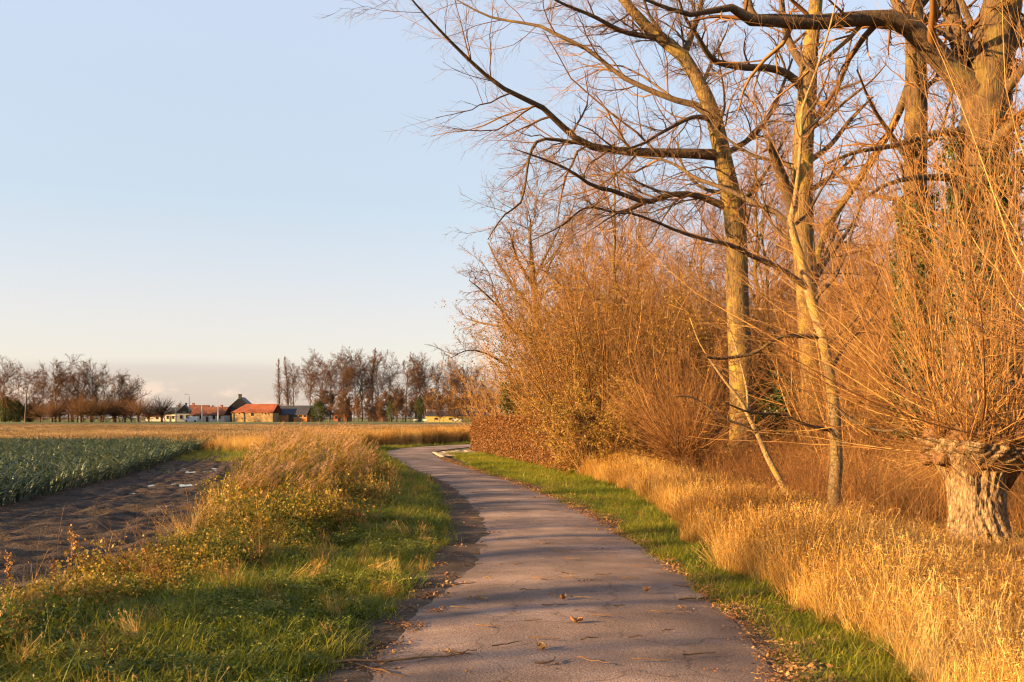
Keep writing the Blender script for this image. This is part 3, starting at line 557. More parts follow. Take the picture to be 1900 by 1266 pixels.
P = pts(1500, 5, 28, lambda Y: vx(np.clip(Y, 8, 54)) - .1, lambda Y: in_l(Y) + .4, 1.2); P = P[RG.random(len(P)) < 2.6 * fbm(P * .7, 63) - .6]; P[:, 2] = bank_z(P[:, 0], P[:, 1]) - .02
scatter('green_herbs', HERB, P, (.30 + .5 * RG.random(len(P)) ** 1.5) * (.4 + 1.2 * fbm(P * .6, 65)), 'green nettle-like herbs on the left bank', 'weeds', tilt=.25)
rl = lambda Y: np.interp(Y, [15, 18, 22, 30, 40, 47], [-4.4, -4.9, -5.9, -7.6, -9.8, -11.5])
rr_ = lambda Y: np.interp(Y, [15, 18, 22, 28, 36, 47], [-3.4, -3.0, -3.2, -4.1, -5.9, -8.0])
P = pts(560, 16.0, 46, rl, rr_, 1.25); P = P[RG.random(len(P)) < 2.6 * fbm(P * .7, 59) - .1]
P[:, 0] += wig(P[:, 1], 15, .4)
scatter('reeds', REED, P, (.42 + .55 * RG.random(len(P))) * np.interp(P[:, 1], [16, 19, 24, 46], [.6, .78, .85, .88]), 'golden reeds with feathery plumes in the ditch left of the lane', 'reeds', rot=np.c_[RG.normal(size=(len(P), 2)) * .07, RG.normal(size=len(P)) * .5])
P = pts(560, 13, 50, lambda Y: rl(Y) - .3, lambda Y: rr_(Y) + .6, 1.2)
scatter('dry_grass', STRAW, P, .4 + .35 * RG.random(len(P)), 'pale dry grass at the foot of the reeds', 'grass', tilt=.35)
# ditch bank beyond the bend
t = RG.random(1500); line = np.c_[-12 + 12 * t + RG.normal(size=1500) * .2, 53 + 25 * t + RG.normal(size=1500) * 1.0]; line = np.vstack([line, np.c_[-9.2 + RG.normal(size=260) * .5, RG.uniform(47, 54, 260)]])
scatter('ditch_grass', STRAW, np.c_[line, line[:, 0] * 0], .75 + .4 * RG.random(len(line)), 'dry grass bank of the ditch beyond the bend', 'grass', tilt=.2)
t = RG.random(2600); line = np.c_[-8.4 + 8.6 * t, 51 + 17 * t + t * 2] + RG.normal(size=(2600, 2)) * np.array([.5, .7]); d_ = np.min(np.linalg.norm(line[:, None] - LE[None, 60:], axis=2), 1); line = line[d_ > .25]
inside = np.array([((line[q, 0] < np.interp(line[q, 1], LE[90:, 1], LE[90:, 0])) or line[q, 1] > 70) for q in range(len(line))]); line = line[inside]
scatter('bend_grass', GRASS, np.c_[line, line[:, 0] * 0], 1.5 + .8 * RG.random(len(line)), 'green grass strip on the far side of the bend', 'grass')
P = pts(1500, 38, 60, lambda Y: lx(np.minimum(Y, 55)) - .2 * (Y - 38) * .2, lambda Y: np.interp(Y, [38, 60], [-10, -12]), 1)
P = P[RG.random(len(P)) < np.interp(P[:, 1], [38, 44, 48], [.15, .7, 1])]
scatter('headland_grass', LONGG, P, .6 + .7 * RG.random(len(P)), 'rough grass at the end of the muddy track', 'grass')
P = pts(700, 48, 62, lambda Y: -17 + 0 * Y, lambda Y: -9 + 0 * Y); scatter('headland_straw', STRAW, P, .45 + .4 * RG.random(len(P)), 'dry straw coloured grass before the stubble field', 'grass', tilt=.3)
# stubble in rows
uu = []
for Yr in np.concatenate([np.arange(57, 120, 1.5), np.arange(120, 230, 3.0)]):
    hw = Yr * .54 + 6; xx = np.arange(-hw, min(12 + (Yr - 70) * .3, 50), 2.0 if Yr < 120 else 3.2); uu.append(np.c_[xx + RG.normal(size=len(xx)) * .1, Yr + .10 * xx * .1 + RG.normal(size=len(xx)) * .12, xx * 0])
P = np.vstack(uu); P = P[(P[:, 1] > 58 + np.clip(P[:, 0] + 9, 0, 60) * 1.9)]
ok = P[:, 0] < 1e9; P = P[ok]
scatter('stubble', STUB, P, np.c_[np.ones(len(P)), np.ones(len(P)), .8 + .5 * RG.random(len(P))], 'straw coloured maize stubble in rows across the flat field', 'stubble', rot=np.c_[np.zeros((len(P), 2)), RG.normal(size=len(P)) * .03])
# fallen leaves along both edges and on the lane
P = np.vstack([pts(950, 4.8, 42, lambda Y: xr(Y) - .10 + wig(Y, 17, .16), lambda Y: xr(Y) + .32, 1.3, .03), pts(420, 4.8, 30, lambda Y: xl(Y) - .3, lambda Y: xl(Y) + .35, 1.2, .035), pts(110, 4.8, 40, xl, xr, 1.2, .045),
               pts(170, 4.8, 24, lambda Y: xr(Y), lambda Y: xr(Y) + .9, 1.2, .05)])
scatter('leaf_litter', LITT, P, .28 + .45 * RG.random(len(P)), 'brown fallen leaves and twig bits along the lane edges', 'leaf litter', tilt=.04)

# ------------------------------------------------------------------ leek field: nearest plants one by one, the rest as a mass
dirv = unit(np.array([-7.4, 36.5])); rows = []
for r_ in range(34):
    yy = np.arange(9.5, 56, .155); xx = lx(yy) - .25 - r_ * .62; rows.append(np.c_[xx + RG.normal(size=len(yy)) * .03, yy + RG.normal(size=len(yy)) * .03, yy * 0 + .03, yy * 0 + r_])
LP = np.vstack(rows); ins = LP[:, 0] > -LP[:, 1] * .545 - 1.0; LP = LP[ins]; d_ = LP[:, 1] + LP[:, 3] * 5
order = np.argsort(d_); near = LP[order[:260]]; rest = LP[order[260:]]
for q, (x, y, z, r_) in enumerate(near):
    lb = 'blue green leek on the muddy edge of the leek field, in the outermost row' if r_ < 1 else 'blue green leek just behind the outermost row of the leek field'
    tag(link('leek_plant', LEEKM[q % 8], None, (x, y, z), RG.random() * 6.28, .85 + .35 * RG.random()), lb, 'leek', 'leeks at the near edge of the field')
scatter('leek_crop', LEEK, rest[:, :3], .85 + .4 * RG.random(len(rest)), 'mass of blue green leeks filling the field behind the edge row', 'leeks', tilt=.08)

# ------------------------------------------------------------------ roadside trees, built one by one
def px_line(pts_, Y, dY=0.0, n=16):
    """photograph outline at its own distance: (px, py, width px) -> points and radii; dY bends the line away in depth"""
    m_ = len(pts_); P = []; w = []
    for q, (x, y, ww) in enumerate(pts_):
        yy = Y + dY * (q / (m_ - 1)) ** 1.3; P.append(at(x, y, yy)); w.append(ww * .5 / FPX * yy)
    return resample(P, n, w)
def bark_tube(mb, P, Rd, sides, ridge=0.0, nr=9, flare=0.0, seed=1, mat=0, tint=.5):
    """tapered trunk with bark ridges and a spreading foot"""
    n = len(P); t = np.gradient(P, axis=0); t = unit(t); u = unit(np.cross(t, np.array([0, 1., 0.001]))); v = np.cross(t, u)
    a = np.arange(sides) * 2 * math.pi / sides; s = np.linspace(0, 1, n)
    A, Z = np.meshgrid(a, np.r_[0, np.cumsum(np.linalg.norm(np.diff(P, axis=0), axis=1))])
    rr = Rd[:, None] * np.ones((1, sides))
    q = np.c_[np.cos(A + .25 * np.sin(Z * 3 + seed)).ravel() * nr / 3 + seed * 7, np.sin(A + .25 * np.sin(Z * 3 + seed)).ravel() * nr / 3, Z.ravel() * (1.3 if nr < 15 else 2.0)]
    rg = (1 - np.abs(2 * fbm(q, seed, 3) - .88) * 2).reshape(rr.shape); big = (fbm(np.c_[np.cos(A).ravel() * 1.2, np.sin(A).ravel() * 1.2, Z.ravel() * .7], seed + 9, 2) - .37).reshape(rr.shape)
    rr = rr * (1 + ridge * rg + ridge * 1.2 * big)
    if flare: rr = rr * (1 + flare * np.exp(-Z / (Rd[0] * 1.6)) * (1 + .5 * np.cos(A * 4 + seed)))
    V = P[:, None] + rr[..., None] * (u[:, None] * np.cos(a)[None, :, None] + v[:, None] * np.sin(a)[None, :, None])
    b = (np.arange(n - 1) * sides)[:, None]; k = np.arange(sides)[None]; k2 = (k + 1) % sides
    T = [((n - 1) * sides, (n - 1) * sides + i, (n - 1) * sides + i + 1) for i in range(1, sides - 1)]
    mb.add(V.reshape(-1, 3), np.stack([b + k, b + k2, b + sides + k2, b + sides + k], -1), T, mat, tint)

def near_tree(name, label, cat, Y, trunk, limbs, mats=('bark_grey', 'bark_limb', 'twig'), fill=(10, .35, .95, 3.0), lv=((16, .10, 1, .85, .42), (7, .12, 1, .75, .40), (5, .15, 1, .7, .40)),
              up=(.02, .02, .0), ridge=.07, rmin=(.010, .005, .0032), sides=16, n=26, flare=.35, group=None, wander=.16, limb_n=18):
    P, Rd = px_line(trunk, Y, 0, n); P[0, 2] = -0.1; base = np.array([P[0, 0], P[0, 1], 0.0])
    root = thing(name, label, cat, base, group)
    mb = MB(); bark_tube(mb, P, Rd, sides, ridge, 9, flare, int(abs(trunk[0][0])) % 50); mb.obj('trunk', mats[0], root, off=base)
    L = []
    for pts_, dY in limbs:
        q, r = px_line(pts_, Y, dY, limb_n); mb = MB(); bark_tube(mb, q, r, 8, ridge * .6, 5, 0, len(L) + 3); mb.obj('limb', mats[1], root, off=base); L.append((q, r))
    crown = MB(); LP_ = np.array([q for q, r in L]) if L else np.zeros((0, limb_n, 3)); LR = np.array([r for q, r in L]) if L else np.zeros((0, limb_n))
    if fill[0]:
        fp, fr = grow(P[None], Rd[None], fill[0], fill[1], fill[2], 1.05, 0, limb_n, .10, .05, .32, .03, absl=fill[3], taper=.3)
        for q in range(len(fp)):
            mb = MB(); tubes(mb, fp[q], fr[q], 6, 0, .5); mb.obj('limb', mats[1], root, off=base)
        LP_ = np.vstack([LP_, fp]); LR = np.vstack([LR, fr])
    LP_ = np.vstack([LP_, resample(P, limb_n)[None]]); LR = np.vstack([LR, np.interp(np.linspace(0, 1, limb_n), np.linspace(0, 1, n), Rd)[None] * .4])
    cur, cr = LP_, LR
    for q, (k, a0, a1, ang, lf) in enumerate(lv):
        if q == 0:                                                       # branch length follows the limb, trunk last gets few
            A1, B1 = grow(cur[:-1], cr[:-1], k, a0, a1, ang, lf, 7, wander, up[0], .38, rmin[0], taper=.55)
            A2, B2 = grow(cur[-1:], cr[-1:], k, .35, 1, 1.1, lf * .35, 7, wander, up[0], .3, rmin[0], taper=.3)
            cur, cr = np.vstack([A1, A2]), np.vstack([B1, B2])
        else: cur, cr = grow(cur, cr, k, a0, a1, ang, lf * (1.15 if q > 1 else 1), 4 if q == 1 else 3, wander * (1 if q == 1 else 1.4), up[q], .6, rmin[q], taper=.45)
        tubes(crown, cur, cr, 4 if q == 0 else 3, 0, tip=q > 0)
    crown.obj('crown', mats[2], root, off=base)
    return root, P, Rd

# slim tree leaning over the lane from behind the grass: grey trunk bending to the left at the top
near_tree('roadside_tree', 'tall grey barked tree whose top bends left and spreads long bare limbs over the lane', 'tree', 34,
  [(1378, 880, 45.0), (1376, 760, 41.4), (1372, 640, 40.5), (1368, 540, 38.7), (1366, 440, 36.9), (1355, 360, 34.2), (1340, 290, 31.5), (1325, 220, 27.9), (1300, 160, 24.3), (1268, 105, 22.5), (1225, 70, 20.7), (1185, 35, 18.0), (1150, -10, 15.3), (1110, -60, 10.8), (1060, -120, 5.4)],
  [([(1335, 288, 22), (1280, 285, 18), (1200, 283, 16), (1130, 278, 14), (1085, 268, 13), (1060, 250, 12), (1030, 222, 11), (1000, 195, 10), (960, 178, 9), (920, 155, 8), (880, 120, 7), (850, 92, 6), (815, 55, 5), (780, 18, 4), (740, -30, 2)], -5),
   ([(1120, 278, 8), (1085, 268, 7), (1050, 262, 7), (1010, 258, 6), (992, 268, 6), (980, 300, 5), (975, 340, 4), (965, 378, 4), (940, 395, 3), (920, 420, 2.5), (905, 445, 1.6)], -3),
   ([(1318, 215, 16), (1290, 195, 13), (1250, 185, 11), (1200, 165, 10), (1150, 140, 9), (1120, 115, 8), (1090, 92, 8), (1040, 68, 7), (1000, 48, 6), (950, 40, 5), (900, 28, 4), (830, -10, 2)], 3),
   ([(1348, 385, 15), (1290, 362, 11), (1240, 362, 10), (1200, 375, 9), (1140, 355, 8), (1100, 345, 7), (1060, 318, 5), (1020, 300, 4), (950, 275, 2)], -4),
   ([(1200, 375, 6), (1150, 395, 5), (1090, 385, 4), (1040, 420, 3), (980, 450, 1.5)], -2),
   ([(1322, 222, 12), (1285, 218, 8), (1230, 245, 6), (1190, 268, 5), (1130, 285, 2)], -3),
   ([(1268, 105, 14), (1285, 60, 11), (1300, 10, 9), (1310, -60, 5)], 2), ([(1225, 70, 12), (1160, 60, 9), (1100, 30, 7), (1040, 5, 5), (980, -30, 2)], -2),
   ([(1340, 290, 12), (1400, 250, 9), (1440, 190, 7), (1470, 110, 4)], 3)],
  fill=(8, .4, .92, 3.4), lv=((22, .10, 1, .85, .36), (9, .10, 1, .7, .46), (5, .12, 1, .65, .48)), rmin=(.009, .0045, .0034))
# pale young tree in front, with dark side limbs
near_tree('young_tree', 'slender pale young tree standing in the golden grass, its stem kinked to the left', 'tree', 15.8,
  [(1550, 990, 27.0), (1548, 920, 23.5), (1552, 850, 22.6), (1548, 760, 20.9), (1540, 700, 19.1), (1525, 620, 18.3), (1505, 560, 18.3), (1495, 510, 17.4), (1480, 460, 15.7), (1466, 420, 12.2), (1478, 350, 7.8), (1486, 260, 6.1), (1490, 190, 5.2), (1508, 150, 4.3), (1540, 50, 3.5), (1560, -40, 2.2)],
  [([(1512, 545, 12), (1450, 500, 10), (1400, 478, 9), (1355, 455, 8), (1310, 445, 7), (1260, 430, 6), (1200, 405, 5), (1150, 395, 4), (1100, 425, 2)], -2),
   ([(1470, 425, 13), (1440, 395, 11), (1400, 378, 10), (1372, 362, 9), (1330, 345, 8), (1290, 330, 7), (1240, 300, 5), (1180, 290, 2)], 1.5),
   ([(1515, 625, 10), (1450, 625, 7), (1400, 655, 6), (1340, 665, 6), (1305, 662, 4.5)], -.5),
   ([(1500, 545, 11), (1530, 490, 9), (1565, 440, 7), (1590, 400, 5), (1610, 340, 2)], 1.5),
   ([(1547, 755, 9), (1590, 785, 7), (1640, 800, 6), (1700, 795, 4), (1750, 830, 2)], -1),
   ([(1550, 800, 8), (1500, 790, 6), (1450, 770, 5), (1390, 765, 4), (1330, 740, 2)], -1), ([(1540, 690, 8), (1570, 640, 6), (1610, 600, 4), (1640, 560, 2)], 1), ([(1530, 640, 7), (1580, 600, 5), (1620, 540, 3), (1640, 480, 2)], -1.5)],
  mats=('bark_pale', 'bark_limb', 'twig_warm'), fill=(6, .35, .9, 1.8), lv=((11, .15, 1, .85, .30), (6, .15, 1, .75, .42), (4, .15, 1, .7, .42)), ridge=.04, rmin=(.007, .004, .0022), sides=14)
# tall straight tree behind it
near_tree('tall_tree', 'tall straight tree forking near the top of the photo behind the pale young tree', 'tree', 30,
  [(1512, 900, 37.0), (1505, 700, 37.0), (1498, 560, 37.0), (1490, 430, 37.0), (1488, 330, 37.8), (1492, 240, 35.1), (1498, 170, 33.3), (1500, 120, 29.7), (1508, 60, 25.2), (1514, 0, 23.4), (1520, -80, 18.0), (1526, -160, 10.8), (1530, -230, 4.5)],
  [([(1490, 165, 18), (1465, 140, 15), (1430, 127, 14), (1380, 125, 13), (1330, 115, 11), (1310, 95, 10), (1290, 60, 8), (1270, 30, 6), (1250, -30, 3)], -3),
   ([(1497, 130, 18), (1470, 90, 14), (1455, 45, 12), (1450, 0, 10), (1440, -60, 5)], 2), ([(1505, 190, 9), (1530, 190, 7), (1560, 165, 5), (1600, 150, 2)], -2),
   ([(1480, 400, 24), (1462, 360, 22), (1448, 320, 19), (1437, 290, 15), (1425, 262, 11)], -1), ([(1490, 330, 12), (1450, 300, 8), (1400, 290, 6), (1340, 250, 4), (1310, 210, 2)], 2), ([(1500, 300, 12), (1540, 270, 9), (1580, 220, 7), (1620, 180, 3)], 2)],
  fill=(9, .3, .95, 3.4), lv=((13, .12, 1, .85, .34), (7, .12, 1, .75, .42), (5, .15, 1, .7, .42)))
# great double-trunked tree on the right with a horizontal bough
bt, BP, BR = near_tree('old_tree', 'massive old tree on the right throwing a thick horizontal bough across the sky', 'tree', 22,
  [(1795, 930, 111.0), (1805, 800, 96.2), (1812, 650, 90.3), (1815, 500, 85.8), (1820, 350, 81.4), (1830, 200, 77.0), (1840, 100, 72.5), (1862, 0, 57.7), (1885, -100, 41.4), (1900, -200, 25.2), (1905, -280, 10.4)],
  [([(1815, 175, 54), (1760, 125, 43), (1715, 75, 40), (1680, 45, 34), (1640, 33, 30), (1580, 36, 28), (1500, 42, 27), (1440, 38, 24), (1400, 40, 22), (1360, 15, 14), (1330, 18, 12), (1290, 28, 10), (1250, 20, 8), (1200, 0, 5), (1150, -10, 2)], -2.5),
   ([(1715, 75, 24), (1680, 30, 18), (1660, 0, 15), (1640, -50, 8)], 1), ([(1405, 42, 18), (1392, 20, 15), (1385, -10, 13), (1370, -60, 6)], .5), ([(1800, 250, 18), (1760, 245, 13), (1700, 258, 11), (1650, 272, 9), (1590, 282, 7), (1530, 305, 4)], -2),
   ([(1800, 120, 40), (1775, 60, 32), (1760, 0, 28), (1750, -90, 16)], 1), ([(1850, 120, 36), (1890, 60, 30), (1940, 0, 24), (2000, -90, 12)], -1), ([(1840, 330, 24), (1890, 300, 18), (1940, 260, 14), (2000, 200, 6)], -2), ([(1780, 330, 16), (1700, 330, 10), (1640, 345, 7), (1590, 380, 3)], -3)],
  mats=('bark_ivy', 'bark_limb', 'twig_warm'), fill=(8, .35, .9, 3.0), lv=((13, .12, 1, .9, .30), (7, .12, 1, .75, .42), (5, .15, 1, .7, .42)), ridge=.15, sides=36, n=80, flare=.25)
dt, DP, DR = near_tree('straight_tree', 'straight rough barked tree just left of the massive old tree', 'tree', 25,
  [(1688, 900, 49.3), (1692, 700, 44.0), (1697, 400, 39.6), (1700, 200, 37.0), (1699, 100, 34.3), (1695, 0, 29.9), (1690, -100, 22.9), (1688, -220, 10.6)],
  [([(1690, 150, 16), (1665, 215, 14), (1640, 262, 13), (1605, 318, 12), (1570, 370, 9), (1530, 420, 5)], 3), ([(1705, 330, 14), (1660, 260, 9), (1620, 200, 6), (1590, 130, 3)], -2), ([(1700, 60, 16), (1740, 10, 12), (1770, -60, 6)], 1)],
  mats=('bark_ivy', 'bark_limb', 'twig_warm'), fill=(11, .25, .95, 2.6), lv=((13, .12, 1, .9, .36), (6, .12, 1, .75, .42), (5, .15, 1, .7, .42)), ridge=.09)
near_tree('leaning_sapling', 'thin bleached sapling leaning left out of the golden grass', 'tree', 18.5,
  [(1490, 965, 13), (1455, 905, 12), (1425, 850, 11), (1405, 805, 9), (1390, 775, 8), (1375, 745, 6), (1340, 700, 5), (1300, 640, 3), (1280, 590, 2)],
  [([(1405, 805, 6), (1380, 790, 5), (1340, 775, 4), (1290, 740, 3), (1250, 735, 2)], -1), ([(1390, 775, 6), (1385, 720, 4), (1370, 660, 3), (1350, 600, 2)], 1)],
  mats=('bark_pale', 'bark_pale', 'twig_warm'), fill=(0, 0, 0, 0), lv=((10, .2, 1, .8, .36), (5, .15, 1, .75, .45), (3, .15, 1, .7, .42)), ridge=.03, rmin=(.006, .0035, .002), flare=.1)
near_tree('hidden_tree', 'slim tree bending right behind the tall straight tree', 'tree', 33,
  [(1506, 880, 20), (1504, 700, 18), (1506, 560, 16), (1520, 460, 14), (1552, 395, 13), (1600, 322, 12), (1640, 260, 11), (1665, 220, 9), (1690, 150, 7), (1720, 70, 4), (1740, 0, 2)],
  [], mats=('bark_grey', 'bark_limb', 'twig_warm'), fill=(8, .3, .95, 2.4), lv=((10, .15, 1, .9, .36), (6, .12, 1, .75, .42), (4, .15, 1, .7, .42)), ridge=.05)

# pollard willows: a short furrowed trunk, a knobbly head and a burst of shoots
def pollard(name, label, base, trunk, head_r, shoots, length, seed=3, spread=1.0, mats=('bark_willow', 'bark_dead', 'willow_shoot'), r0=(.004, .0145), lvl=((9, .15, 1, .5, .28), (3, .2, 1, .6, .4)), sides=110, nr=24, bias=(0, 0), hz=.75, parts=True):
    root = thing(name, label, 'tree', base); P = np.array([p[:3] for p in trunk], float); P, Rd = resample(P, 70, [p[3] for p in trunk])
    mb = MB(); bark_tube(mb, P, Rd, sides, .24, nr, .35, seed); mb.obj('trunk', mats[0], root)
    top = P[-1]; mb = MB(); a_ = np.linspace(0, math.pi, 13); b_ = np.linspace(0, 2 * math.pi, 20, endpoint=False)
    knobs = [(top + np.array([math.cos(q) * head_r * w_, math.sin(q) * head_r * w_, RG.uniform(-.42, .22) * head_r]), head_r * RG.uniform(.10, .20)) for q, w_ in zip(np.arange(30) * .62 + RG.random(30) * .4, RG.uniform(.35, .92, 30))] + [(top - np.array([0, 0, .10]), head_r * .74)]
    for c, r in knobs:
        A, B = np.meshgrid(a_, b_, indexing='ij'); N_ = np.stack([np.sin(A) * np.cos(B), np.sin(A) * np.sin(B), np.cos(A)], -1).reshape(-1, 3)
        rr = r * (.5 + 1.0 * fbm(N_ * 4.5 + c * 3, seed + 5, 4)); i = (np.arange(12) * 20)[:, None]; k = np.arange(20)[None]; k2 = (k + 1) % 20
        mb.add(c + N_ * rr[:, None] * np.array([1, 1, .8]), np.stack([i + k, i + 20 + k, i + 20 + k2, i + k2], -1), None, 0, .3)
    mb.obj('head', mats[1], root)
    n = shoots; ci = RG.integers(0, len(knobs), n); org = np.array([k[0] for k in knobs])[ci]; rk = np.array([k[1] for k in knobs])[ci]
    az = RG.random(n) * 2 * math.pi; el_ = np.arcsin(np.clip(RG.random(n) ** .55 * 1.2 - .16, -.3, 1)); el_ = el_ * (2 - spread)
    d = np.c_[np.cos(az) * np.cos(el_), np.sin(az) * np.cos(el_), np.sin(el_)]; d = unit(d + np.r_[bias, 0][None]); m_ = 12; SP = np.zeros((n, m_, 3)); SP[:, 0] = org + d * rk[:, None] * .6
    Ls = length * (.45 + .6 * RG.random(n)) * (.6 + .4 * np.clip(np.sin(el_) + .4, 0, 1)); st = (Ls / (m_ - 1))[:, None]; bend = (.02 + .09 * RG.random(n)) * hz
    for q in range(1, m_): SP[:, q] = SP[:, q - 1] + d * st; d = d + RG.normal(size=(n, 3)) * .075; d[:, 2] += bend; d = unit(d)
    SR = (r0[0] + (r0[1] - r0[0]) * RG.random(n) ** 2.4)[:, None] * np.linspace(1, .15, m_)[None]
    crown = MB(); big = SR[:, 0] > r0[0] + (r0[1] - r0[0]) * .35
    if parts:
        for q in np.where(big)[0]: w_ = MB(); tubes(w_, SP[q], SR[q], 7); w_.obj('shoot', mats[2], root)
    else: tubes(crown, SP[big], SR[big], 5, 0)
    tubes(crown, SP[~big], SR[~big], 4, 0)
    ns = shoots * 6; ci = RG.integers(0, len(knobs), ns); ds = unit(RG.normal(size=(ns, 3)) + np.array([0, 0, .2])); o0 = np.array([k[0] for k in knobs])[ci] + ds * np.array([k[1] for k in knobs])[ci][:, None] * .5; ls = head_r * RG.uniform(.3, 1.3, ns)[:, None]   # short stubble of twigs on the head
    e1 = unit(ds + RG.normal(size=(ns, 3)) * .4 + np.array([0, 0, .3])); tubes(crown, np.stack([o0, o0 + ds * ls * .5, o0 + ds * ls * .5 + e1 * ls * .6], 1), np.full((ns, 1), r0[0] * .8) * np.array([1, .7, .3])[None], 3, 0)
    cur, cr = SP, SR
    for (k, a0, a1, ang, lf) in lvl:
        cur, cr = grow(cur, cr, k, a0, a1, ang, lf, 5 if len(cur) == shoots else 3, .09, .03, .5, .0022, taper=.5); tubes(crown, cur, cr, 3, 0, tip=True)
    crown.obj('crown', mats[2], root)
    return root, SP
b0 = gp(1815, 1022)
pollard('pollard_willow', 'thick pollard willow with deeply furrowed trunk and a burst of golden shoots beside the lane', (b0[0], b0[1], 0),
  [(0.02, 0, -.1, .33), (0, 0, .25, .29), (-.02, 0, .6, .275), (-.03, 0, .9, .30), (-.02, .02, 1.08, .40), (.0, .03, 1.24, .54), (.02, .03, 1.40, .64)], .78, 190, 6.0, 5, 1.0)
pollard('pollard_willow', 'nearer pollard willow mostly out of the frame, its bright shoots crossing the upper right corner', (7.2, 10.6, 0),
  [(0, 0, -.1, .36), (0, 0, .6, .33), (0, 0, 1.3, .36), (.0, 0, 1.75, .44)], .6, 120, 6.4, 8, 1.0, bias=(-.15, .1))
b0 = gp(1275, 895)
pollard('pollard_willow', 'small low pollard willow with a dark shaggy head and pale fanned shoots', (b0[0], b0[1], 0),
  [(0, 0, -.1, .24), (0, 0, .3, .22), (0, 0, .65, .26)], .42, 240, 4.2, 12, 1.0, r0=(.007, .018), bias=(-.18, 0), parts=False)

# ivy on the trunks
def ivy(name, label, P, Rd, z0, z1, n, spread, size=.085, jit=.5):
    s = RG.random(n); zz = P[:, 2]; ok_ = (zz > z0) & (zz < z1); Q, q_ = resample(P[ok_], 60, Rd[ok_]); x = s * 59; i = np.minimum(x.astype(int), 58); f = (x - i)[:, None]
    c = Q[i] * (1 - f) + Q[i + 1] * f; r = q_[i]; a = RG.random(n) * 6.283; dens = fbm(np.c_[np.cos(a) * 1.5, np.sin(a) * 1.5, c[:, 2] * .9], 55, 3)
    rr = r * 1.02 + spread * np.clip(dens - .22, 0, 1) * RG.random(n) ** jit * 2.2; kp = dens > .36
    pos = np.c_[c[:, 0] + np.cos(a) * rr, c[:, 1] + np.sin(a) * rr, c[:, 2] + RG.normal(size=n) * .08][kp]; base = np.array([Q[0, 0], Q[0, 1], 0])
    mb = MB(); leaves(mb, pos, size, 0, .2, None, .85); return tag(mb.obj(name, 'ivy_leaf', off=base, loc=base), label, 'ivy')
ivy('ivy', 'dark green ivy wrapped round the trunk of the massive old tree', BP, BR, .8, 8.2, 15000, .45)
ivy('ivy', 'dark green ivy climbing the straight rough barked tree', DP, DR, 1.0, 7.5, 9000, .40)
def ivy_mound(name, label, c, rad, n, size=.1):
    d = unit(RG.normal(size=(n, 3))); r = (RG.random(n) ** .35) * (.15 + 1.7 * fbm(d * 2.4 + 5 + c[0], 61, 3)); pos = d * r[:, None] * np.array(rad); pos = pos[pos[:, 2] + c[2] > .05]
    mb = MB(); leaves(mb, pos, size, 0, .2, None, .85)
    st = RG.normal(size=(26, 3)) * .12; en = unit(RG.normal(size=(26, 3))) * np.array(rad) * .8; P = np.stack([st, (st + en) * .5 + RG.normal(size=st.shape) * .1, en], 1)
    mb.obj('foliage', 'ivy_leaf', root := thing(name, label, 'ivy', c)); w_ = MB(); tubes(w_, P, np.full((26, 1), .015) * np.array([1, .7, .3])[None], 4); w_.obj('stem', 'bark_ivy', root); return root
ivy_mound('ivy_bush', 'dark evergreen ivy bush in the shade between the grey tree and the young tree', at(1462, 748, 36), (.95, .9, 1.05), 5200)
ivy_mound('ivy_bush', 'dark green ivy clump poking out at the left end above the hedge', at(955, 738, 48), (.85, .9, .95), 3600)
ivy_mound('ivy_bush', 'low dark ivy clump beside the trunk of the grey barked tree', at(1420, 790, 35), (.6, .6, .55), 1800)

# shrubs that keep some yellow leaves
def shrub(name, label, base, stems, height, fan, nleaf, lsize=.075, mats=('twig_warm', 'shrub_leaf'), lvl=((12, .2, 1, .55, .30), (6, .15, 1, .65, .42), (4, .2, 1, .7, .42)), r0=.035, rmin=.004, brad=.5, lean=(0, 0), cat='shrub', group=None, droop=0.0):
    root = thing(name, label, cat, base, group); n = stems; az = RG.random(n) * 6.283; ra = fan * RG.random(n) ** .7; d = unit(np.c_[np.cos(az) * np.sin(ra) + lean[0], np.sin(az) * np.sin(ra) + lean[1], np.cos(ra)])
    m_ = 10; P = np.zeros((n, m_, 3)); b_ = brad * np.sqrt(RG.random(n)); P[:, 0] = np.c_[np.cos(az) * b_, np.sin(az) * b_, -.05 + 0 * b_]; L = height * (.6 + .5 * RG.random(n)); st = (L / (m_ - 1))[:, None]
    for q in range(1, m_): P[:, q] = P[:, q - 1] + d * st; d = d + RG.normal(size=(n, 3)) * .06; d[:, 2] += .03 - droop; d = unit(d)
    Rd = (r0 * (.5 + RG.random(n)))[:, None] * np.linspace(1, .15, m_)[None]
    s_ = MB(); tubes(s_, P, Rd, 6, 0); s_.obj('stems', mats[0], root)
    crown = MB(); cur, cr = P, Rd; allp = []
    for q, (k, a0, a1, ang, lf) in enumerate(lvl):
        cur, cr = grow(cur, cr, k, a0, a1, ang, lf, (5, 4, 3)[q], .13, .03, .55, rmin, taper=.4); tubes(crown, cur, cr, 3, 0, tip=True); allp.append(cur)
    crown.obj('crown', mats[0], root)
    if nleaf:
        pp = np.vstack([a.reshape(-1, 3) for a in allp[1:]]); pp = pp[RG.permutation(len(pp))]; w = fbm(pp * .6, 71, 3); pp = pp[w > .36][:nleaf]
        f = MB(); leaves(f, pp + RG.normal(size=pp.shape) * .03, lsize, 0, .2, None, .6); f.obj('foliage', mats[1], root)
    return root
BIGL = ((12, .12, 1, .55, .30), (6, .12, 1, .65, .42), (3, .2, 1, .7, .45))
shrub('leafy_shrub', 'big multi-stemmed shrub with sparse yellow leaves rising behind the hedge', (3.4, 36.5, 0), 44, 7.0, .90, 16000, lsize=.07, lean=(-.12, 0), brad=.7, lvl=BIGL)
